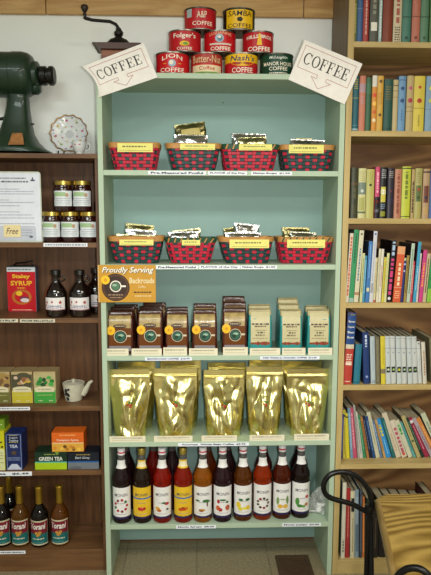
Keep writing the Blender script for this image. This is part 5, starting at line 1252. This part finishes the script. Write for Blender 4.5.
Dd = [(345.2, 348.6, 233, 3.2, '#dcd0b8', '#b8a890', [('dash', .1, .95, '#c8603a', .5)], 'white paperback with orange lettering'),
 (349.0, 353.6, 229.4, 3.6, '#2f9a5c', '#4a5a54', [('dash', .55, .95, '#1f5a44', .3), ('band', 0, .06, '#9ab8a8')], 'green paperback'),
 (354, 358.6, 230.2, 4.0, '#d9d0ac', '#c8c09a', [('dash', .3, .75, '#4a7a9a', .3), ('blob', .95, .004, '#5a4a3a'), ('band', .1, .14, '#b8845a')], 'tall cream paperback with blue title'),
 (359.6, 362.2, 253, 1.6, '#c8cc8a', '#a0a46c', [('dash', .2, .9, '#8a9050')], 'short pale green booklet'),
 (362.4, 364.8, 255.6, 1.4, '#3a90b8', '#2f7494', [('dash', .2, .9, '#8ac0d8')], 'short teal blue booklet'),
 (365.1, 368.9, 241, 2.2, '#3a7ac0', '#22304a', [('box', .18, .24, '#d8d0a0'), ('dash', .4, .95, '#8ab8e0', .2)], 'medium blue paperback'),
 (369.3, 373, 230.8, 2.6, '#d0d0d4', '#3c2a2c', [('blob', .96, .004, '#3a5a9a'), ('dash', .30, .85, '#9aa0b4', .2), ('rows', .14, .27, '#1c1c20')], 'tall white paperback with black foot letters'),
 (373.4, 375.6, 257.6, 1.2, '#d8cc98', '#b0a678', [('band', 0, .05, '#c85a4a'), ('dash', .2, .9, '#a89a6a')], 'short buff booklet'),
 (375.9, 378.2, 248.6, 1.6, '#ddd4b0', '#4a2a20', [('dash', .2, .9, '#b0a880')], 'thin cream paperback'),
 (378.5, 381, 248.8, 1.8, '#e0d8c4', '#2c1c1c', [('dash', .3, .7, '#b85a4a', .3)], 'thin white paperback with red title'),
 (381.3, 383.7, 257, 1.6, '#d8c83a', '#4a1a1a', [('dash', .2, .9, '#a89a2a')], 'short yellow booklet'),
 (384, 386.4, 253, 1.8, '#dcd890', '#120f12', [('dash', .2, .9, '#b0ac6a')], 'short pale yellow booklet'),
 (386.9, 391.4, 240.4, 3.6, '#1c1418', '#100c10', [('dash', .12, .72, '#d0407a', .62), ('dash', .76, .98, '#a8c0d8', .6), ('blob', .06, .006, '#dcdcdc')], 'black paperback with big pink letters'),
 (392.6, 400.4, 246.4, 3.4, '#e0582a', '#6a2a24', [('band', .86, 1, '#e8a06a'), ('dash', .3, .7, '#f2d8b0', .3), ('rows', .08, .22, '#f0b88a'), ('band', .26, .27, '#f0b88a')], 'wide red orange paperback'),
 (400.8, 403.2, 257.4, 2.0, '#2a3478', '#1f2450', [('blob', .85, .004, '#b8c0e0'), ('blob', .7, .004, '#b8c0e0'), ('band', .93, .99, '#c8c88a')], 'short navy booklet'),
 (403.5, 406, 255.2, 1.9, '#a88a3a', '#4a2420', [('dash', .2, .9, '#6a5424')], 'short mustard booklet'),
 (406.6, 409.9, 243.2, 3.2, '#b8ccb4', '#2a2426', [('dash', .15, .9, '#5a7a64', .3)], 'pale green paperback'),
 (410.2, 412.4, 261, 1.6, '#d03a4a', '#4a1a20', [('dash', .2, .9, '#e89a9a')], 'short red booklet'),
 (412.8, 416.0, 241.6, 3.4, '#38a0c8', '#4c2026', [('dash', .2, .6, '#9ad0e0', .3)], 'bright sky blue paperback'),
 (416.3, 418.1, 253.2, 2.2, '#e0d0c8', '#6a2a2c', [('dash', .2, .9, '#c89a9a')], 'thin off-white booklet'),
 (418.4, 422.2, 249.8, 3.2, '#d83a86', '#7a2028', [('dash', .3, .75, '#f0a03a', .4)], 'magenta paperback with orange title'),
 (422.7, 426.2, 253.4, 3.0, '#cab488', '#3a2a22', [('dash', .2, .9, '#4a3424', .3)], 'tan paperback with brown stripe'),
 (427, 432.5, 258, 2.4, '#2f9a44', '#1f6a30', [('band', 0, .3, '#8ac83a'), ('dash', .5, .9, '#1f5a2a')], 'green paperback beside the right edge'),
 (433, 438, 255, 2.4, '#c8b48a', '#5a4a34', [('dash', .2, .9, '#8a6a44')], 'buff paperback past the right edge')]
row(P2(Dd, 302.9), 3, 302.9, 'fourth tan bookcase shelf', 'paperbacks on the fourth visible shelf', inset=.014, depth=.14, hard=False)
jv = '#c8ccc6'; js = '#3a4444'
def jour(k): return [('box', .24, .36, '#14181a'), ('blob', .30, .005, ['#c8d0b0', '#9ab86a', '#c8c83a', '#a8c0a0', '#9ab87a', '#7a9a6a'][k]), ('band', .74, .755, '#9aa4b4'), ('blob', .66, .003, '#8a94a4'), ('band', .95, .96, '#9aa4a8')]
Ee = [(342.8, 351.4, 312.4, 3.4, '#c83a2c', '#1c1a24', [('band', .56, 1, '#1f4a90'), ('band', .50, .56, '#d8ccaa'), ('band', .965, .985, '#c8b878'), ('text', 'Seven', .88, .03, '#e8e4d8'), ('text', 'Popular', .80, .032, '#e8e4d8'), ('text', 'Best', .73, .03, '#e8e4d8'), ('text', 'Books', .66, .03, '#e8e4d8'), ('rows', .32, .42, '#e8d8c0'), ('box', .27, .31, '#e8d8c0'), ('rows', .04, .07, '#e8c8b0')], 'thick blue and red book with cream band', .19),
 (353.4, 360, 344.2, 1.3, '#257a92', '#1c5c70', [('band', .04, .06, '#1c5c70')], 'plain teal blue book', .15),
 (364, 370.4, 332.4, -3.0, '#1f3a78', '#1a2c54', [('dash', .72, .95, '#c8d4e8', .3), ('blob', .14, .005, '#8aa0c8')], 'navy book with white lettering leaning left', .19),
 (371, 375.8, 336.2, -2.6, '#b4c4c8', '#33444a', [('dash', .3, .9, '#94a4b0', .2), ('rows', .03, .1, '#5a6a74')], 'pale grey blue journal', .19),
 (376.1, 380.7, 336.6, -2.4, '#6f6850', '#343a34', [('rows', .05, .95, '#8f8868')], 'mottled grey brown journal', .19),
 (381.0, 385.8, 336.0, -2.4, '#dcc82a', '#3a4444', [('band', .22, .32, '#8a7a5a'), ('dash', .4, .8, '#b8a424', .2)], 'yellow journal with grey band', .19)]
x = 386.2
for k in range(6):
    Ee.append((x, x+5.1, 336.0+.1*k, -2.9-.15*k, jv if k % 2 else '#c2ccca', js, jour(k), 'white journal with black square tag', .19)); x += 5.4
Ee += [(418.8, 422.6, 341.6, -3.8, '#d0d2cc', '#1f3448', [('blob', .95, .003, '#3a4444'), ('band', .83, .84, '#9aa4a4'), ('dash', .2, .7, '#b0b8b4', .2)], 'white book without tag', .16),
 (423, 427, 342, -3.6, '#d6d0bc', '#7a4a34', [('dash', .2, .8, '#a87a5a', .3)], 'cream book with brown edge', .16),
 (431.5, 437, 338, -4, '#7a7452', '#746e4c', [('dash', .2, .8, '#9a946c')], 'olive tan book at the right edge', .19)]
row(P2(Ee, 385.2), 4, 384.6, 'fifth tan bookcase shelf', 'books on the fifth visible shelf', inset=.016)
Ff = [  # base px x0,x1 on y~455, top y, lean px
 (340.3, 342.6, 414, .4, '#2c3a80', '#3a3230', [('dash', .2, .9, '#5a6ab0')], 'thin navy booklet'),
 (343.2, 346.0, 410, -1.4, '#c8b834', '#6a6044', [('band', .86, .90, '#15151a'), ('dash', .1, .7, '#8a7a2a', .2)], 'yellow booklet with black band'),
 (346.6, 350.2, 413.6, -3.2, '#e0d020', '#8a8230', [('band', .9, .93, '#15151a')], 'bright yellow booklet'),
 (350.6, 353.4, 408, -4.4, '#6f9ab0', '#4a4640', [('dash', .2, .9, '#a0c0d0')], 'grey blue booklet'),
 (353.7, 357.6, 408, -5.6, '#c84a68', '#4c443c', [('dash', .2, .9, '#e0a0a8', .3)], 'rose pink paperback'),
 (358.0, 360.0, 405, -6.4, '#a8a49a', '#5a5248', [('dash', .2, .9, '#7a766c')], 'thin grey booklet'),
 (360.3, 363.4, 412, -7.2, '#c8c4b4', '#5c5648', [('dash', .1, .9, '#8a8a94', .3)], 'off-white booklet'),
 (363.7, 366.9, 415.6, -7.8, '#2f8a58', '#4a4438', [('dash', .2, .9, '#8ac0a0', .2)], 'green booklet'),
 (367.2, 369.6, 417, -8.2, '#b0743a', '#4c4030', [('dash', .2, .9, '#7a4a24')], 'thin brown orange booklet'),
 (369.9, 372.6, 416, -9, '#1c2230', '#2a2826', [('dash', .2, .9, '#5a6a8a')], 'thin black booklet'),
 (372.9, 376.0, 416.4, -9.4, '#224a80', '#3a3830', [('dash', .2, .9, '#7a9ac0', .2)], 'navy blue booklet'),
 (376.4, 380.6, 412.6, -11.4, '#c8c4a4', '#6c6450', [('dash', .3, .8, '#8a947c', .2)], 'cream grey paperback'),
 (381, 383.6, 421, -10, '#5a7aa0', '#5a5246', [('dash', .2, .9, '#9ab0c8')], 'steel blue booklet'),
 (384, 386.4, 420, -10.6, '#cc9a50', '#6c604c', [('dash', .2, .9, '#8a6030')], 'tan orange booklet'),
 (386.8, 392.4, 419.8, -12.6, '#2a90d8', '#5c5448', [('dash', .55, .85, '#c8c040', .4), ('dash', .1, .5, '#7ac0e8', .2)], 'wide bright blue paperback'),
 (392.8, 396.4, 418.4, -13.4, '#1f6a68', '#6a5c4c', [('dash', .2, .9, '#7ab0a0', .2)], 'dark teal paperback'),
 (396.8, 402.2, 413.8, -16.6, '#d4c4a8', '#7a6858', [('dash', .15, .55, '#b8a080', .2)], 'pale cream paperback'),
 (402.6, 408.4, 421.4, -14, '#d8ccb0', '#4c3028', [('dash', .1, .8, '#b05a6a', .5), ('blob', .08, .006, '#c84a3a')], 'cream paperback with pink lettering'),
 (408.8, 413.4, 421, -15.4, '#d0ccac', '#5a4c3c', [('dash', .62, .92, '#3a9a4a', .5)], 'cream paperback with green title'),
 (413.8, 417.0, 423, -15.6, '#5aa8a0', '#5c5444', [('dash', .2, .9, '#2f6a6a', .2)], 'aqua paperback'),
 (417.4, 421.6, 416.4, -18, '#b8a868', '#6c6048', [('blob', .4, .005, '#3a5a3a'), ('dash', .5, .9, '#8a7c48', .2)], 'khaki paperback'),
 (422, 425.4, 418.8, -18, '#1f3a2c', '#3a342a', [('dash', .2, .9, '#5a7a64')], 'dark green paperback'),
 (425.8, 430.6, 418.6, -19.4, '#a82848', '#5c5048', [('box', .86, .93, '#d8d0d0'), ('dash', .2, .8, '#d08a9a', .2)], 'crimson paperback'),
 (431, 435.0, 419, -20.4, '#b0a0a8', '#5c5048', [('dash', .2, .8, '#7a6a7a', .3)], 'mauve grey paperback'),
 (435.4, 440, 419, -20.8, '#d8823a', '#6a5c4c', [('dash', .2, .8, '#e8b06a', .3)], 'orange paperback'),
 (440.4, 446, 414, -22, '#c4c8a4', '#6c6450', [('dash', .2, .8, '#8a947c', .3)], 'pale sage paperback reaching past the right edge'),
]
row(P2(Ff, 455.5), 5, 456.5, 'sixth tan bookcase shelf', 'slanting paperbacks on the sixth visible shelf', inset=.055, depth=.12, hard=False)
Gg = [(333.6, 336.4, 486, 1.2, '#2a6aa0', '#22507a', [('dash', .1, .9, '#5a9ac8', .2)], 'thin blue book'),
 (340.8, 344.8, 482.6, 0, '#d8d4bc', '#5a7a5a', [('dash', .08, .25, '#7a7a6a')], 'white book behind the iron scroll'),
 (345.2, 349.6, 488.6, -.4, '#b02a2a', '#7a2020', [('dash', .3, .8, '#d88a7a', .2)], 'dark red book'),
 (350.2, 354.6, 491, -1.4, '#d4cca4', '#8a8264', [('box', .70, .9, '#23262a'), ('dash', .1, .6, '#8a8264', .2)], 'cream book with dark tag'),
 (355, 359, 490, -2.0, '#8aa4b8', '#4a5864', [('rows', .1, .5, '#23304a'), ('rows', .5, .9, '#c0ccd4')], 'blue grey book with dark spots'),
 (359.4, 361.8, 489, -1.6, '#3f4a58', '#2f3844', [('dash', .1, .9, '#6a7a8a')], 'slate book'),
 (362.2, 364.6, 497, -1.4, '#c86a2a', '#8a4a20', [('dash', .1, .9, '#e09a5a')], 'thin orange book'),
 (365, 370, 499, 0, '#2a3a28', '#223020', [('dash', .2, .8, '#5a6a4a', .2)], 'dark green book beside the iron post'),
 (371, 378, 507.0, 0, '#2c2622', '#241f1c', [('dash', .2, .8, '#5a4a3a', .2)], 'dark brown book behind the iron post'),
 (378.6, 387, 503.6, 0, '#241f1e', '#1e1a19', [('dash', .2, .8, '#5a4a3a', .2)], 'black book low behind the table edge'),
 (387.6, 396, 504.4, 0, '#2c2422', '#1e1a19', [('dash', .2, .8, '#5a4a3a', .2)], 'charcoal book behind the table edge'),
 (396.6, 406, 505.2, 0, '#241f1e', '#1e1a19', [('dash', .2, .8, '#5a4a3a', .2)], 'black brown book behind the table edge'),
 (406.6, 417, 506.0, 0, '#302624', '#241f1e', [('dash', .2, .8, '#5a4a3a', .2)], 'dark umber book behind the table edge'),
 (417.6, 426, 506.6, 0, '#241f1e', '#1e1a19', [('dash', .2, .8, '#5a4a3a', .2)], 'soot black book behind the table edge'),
 (426.6, 434, 498, 0, '#5a1a24', '#441418', [('dash', .2, .8, '#8a3a3a', .2)], 'dark maroon book at right edge')]
row(P2(Gg, 560.2), 6, 559.5, 'lowest tan bookcase shelf', 'books on the lowest visible shelf', inset=.018, depth=.15)

# ================================================================ TABLE AND IRON CHAIR
oak = wood('golden_oak', '#6d5320', '#a28544', 'X', .4, 6, rings=True, stretch=.42, nr=34)
oakd = wood('golden_oak_edge', '#7a5f30', '#987c48', 'Y', .45, 7)
TZ = .735
c1 = U(379, 494.5, Z=TZ); c2 = U(395, 559.5, Z=TZ)
dx = (c1.x-c2.x)/(c1.y-c2.y)
back = c1.y; left = lambda y: c1.x+(y-c1.y)*dx
near = back-.75
poly = [(left(near)+.03, near), (left(near), near+.03), (left(back-.02), back-.02), (left(back)+.02, back), (1.30, back), (1.32, back-.02), (1.32, near+.02), (1.30, near)]
t = thing('table', 'golden oak topped table at the lower right corner', 'table', (c1.x, near, 0))
o_ = Vector((c1.x, near, 0))
mb = MB(); mb.prism([(x-o_.x, y-o_.y) for x, y in poly], TZ-.004, TZ, oak, 'Z')
mb.build('tabletop', t)
mb = MB(); e = .006; cxp = sum(p[0] for p in poly)/8-o_.x; cyp = sum(p[1] for p in poly)/8-o_.y
pe = [((x-o_.x-cxp)*1.012+cxp, (y-o_.y-cyp)*1.012+cyp) for x, y in poly]
mb.prism([(x-o_.x, y-o_.y) for x, y in poly], TZ-.030, TZ-.0041, oakd, 'Z'); 
mb.tube([(x, y, TZ-.014) for x, y in [(p[0]-o_.x, p[1]-o_.y) for p in poly]], .0135, oakd, 12, closed=True); mb.build('edge_moulding', t, smooth=40)
for x, y in ((.14, .1), (.14, .65), (.80, .1), (.80, .65)):
    mb = MB(); mb.box((x-.025, y-.025, 0), (x+.025, y+.025, TZ-.03), oakd, .004); mb.build('leg', t)

blki = mat('black_wrought_iron', '#141312', .32, .5, var=.2)
p1 = Vector((c1.x-.030, back-.02, 0)); dirv = (p1-Vector((U(383, 560, Y=1.15).x, 1.15, 0))).normalized()   # back of chair runs along the table's left edge
CW = .40
t = thing('chair', 'black wrought iron chair with scrolled back pushed against the oak table', 'chair', (p1.x, p1.y, 0), math.atan2(dirv.y, dirv.x)-PI/2)
# local frame: +y along dirv, -x away from the table
RT = Matrix.Rotation(-(math.atan2(dirv.y, dirv.x)-PI/2), 3, 'Z')
def cl(px, py):
    q = U(px, py, Y=p1.y)-p1; return RT @ q
loop = [(373.5, 510), (369, 492), (363, 482), (355.5, 475.6), (347, 472.6), (338.5, 472), (330.5, 474.5), (325.3, 480), (323.4, 486.5), (325, 493), (330, 497.5), (338, 500.2), (347, 502.6), (355, 505.5), (363, 509.8), (369, 512.5), (372.5, 513)]
def smoothp(pts, n=4):
    out = []; L = len(pts)
    for i in range(L-1):
        a, b, c, d = pts[max(i-1, 0)], pts[i], pts[i+1], pts[min(i+2, L-1)]
        for k in range(n):
            s = k/n; out.append(.5*((2*b)+(c-a)*s+(2*a-5*b+4*c-d)*s*s+(3*b-a-3*c+d)*s**3))
    return out+[pts[-1]]
lp = smoothp([cl(*p) for p in loop]); rI = .0068
zt = cl(374, 508).z
for k in (0, -CW):
    off = Vector((0, k, 0))
    mb = MB(); mb.tube([(p if k == 0 else Vector((-p.x*.62, p.y, p.z)))+off for p in lp], rI, blki, 12); sc = mb.build('scroll', t, smooth=60)
    mb = MB(); mb.tube([Vector((0, k, zt+.004)), Vector((0, k, .5)), Vector((-.01, k, .25)), Vector((-.03, k, .008))], [.0085, .0085, .009, .009], blki, 12); mb.build('post', t, smooth=60)
    mb = MB(); mb.lathe([(.011, 0), (.0135, .002), (.0135, .014), (.011, .016)], blki, 16, M=Matrix.Translation((0, k, zt-.008))); mb.build('collar', t, smooth=40)
    mb = MB(); mb.tube(smoothp([Vector((.004, k, zt-.02)), Vector((.006, k-.012, zt-.08)), Vector((.008, k-.04, zt-.18)), Vector((.006, k-.085, .47))]), .0062, blki, 10); mb.build('brace', t, smooth=60)
mb = MB()
arc = [Vector((0, -CW/2+(CW/2)*math.cos(a), 41e-2+.10*math.sin(a))) for a in [PI*i/16 for i in range(17)]]
mb.tube(arc, .006, blki, 10); mb.tube([Vector((0, 0, .50)), Vector((0, -CW, .50))], .006, blki, 10); mb.build('back_rail', t, smooth=60)
mb = MB(); mb.lathe([(.001, .44), (.17, .44), (.18, .446), (.18, .456), (.17, .462), (.001, .462)], mat('chair_seat_wood', '#7a5630', .5), 36, M=Matrix.Translation((.19, -CW/2, 0)), cap=False); mb.build('seat', t, smooth=40)
for y in (.0, -CW):
    mb = MB(); mb.tube([Vector((.30, y*.75-.05, .44)), Vector((.33, y*.9-.02, .2)), Vector((.36, y, .008))], .009, blki, 12); mb.build('leg', t, smooth=60)

# ================================================================ LIGHT
def area(name, loc, rot, sx, sy, power, col):
    l = bpy.data.lights.new(name, 'AREA'); l.shape = 'RECTANGLE'; l.size = sx; l.size_y = sy; l.energy = power; l.color = col
    o = bpy.data.objects.new(name, l); COL.objects.link(o); o.location = loc; o.rotation_euler = rot; return o
area('ceiling_light', (-.9, .1, 2.73), (0, 0, 0), 1.2, .55, 36, (.90, 1, .98))
area('ceiling_light', (1.1, .1, 2.73), (0, 0, 0), 1.2, .55, 34, (1, .93, .80))
area('ceiling_light', (-.9, -1.9, 2.73), (0, 0, 0), 1.2, .55, 42, (1, .99, .95))
area('ceiling_light', (1.1, -1.9, 2.73), (0, 0, 0), 1.2, .55, 42, (1, .97, .9))
l = bpy.data.lights.new('camera_flash', 'SPOT'); l.energy = 84; l.spot_size = math.radians(72); l.spot_blend = 1; l.shadow_soft_size = .022; l.color = (1, .985, .95)
o = bpy.data.objects.new('camera_flash', l); COL.objects.link(o); o.matrix_world = co.matrix_world.copy(); o.location = CAM+rt*.085+up*.01-fw*.01
w = bpy.data.worlds.new('room_ambient'); C.world = w; w.use_nodes = True
w.node_tree.nodes['Background'].inputs[0].default_value = (.80, .86, .90, 1); w.node_tree.nodes['Background'].inputs[1].default_value = .22
C.view_settings.view_transform = 'Standard'; C.view_settings.look = 'None'; C.view_settings.gamma = 1; C.view_settings.exposure = 0
C.cycles.use_denoising = True; C.cycles.max_bounces = 10; C.cycles.transparent_max_bounces = 16
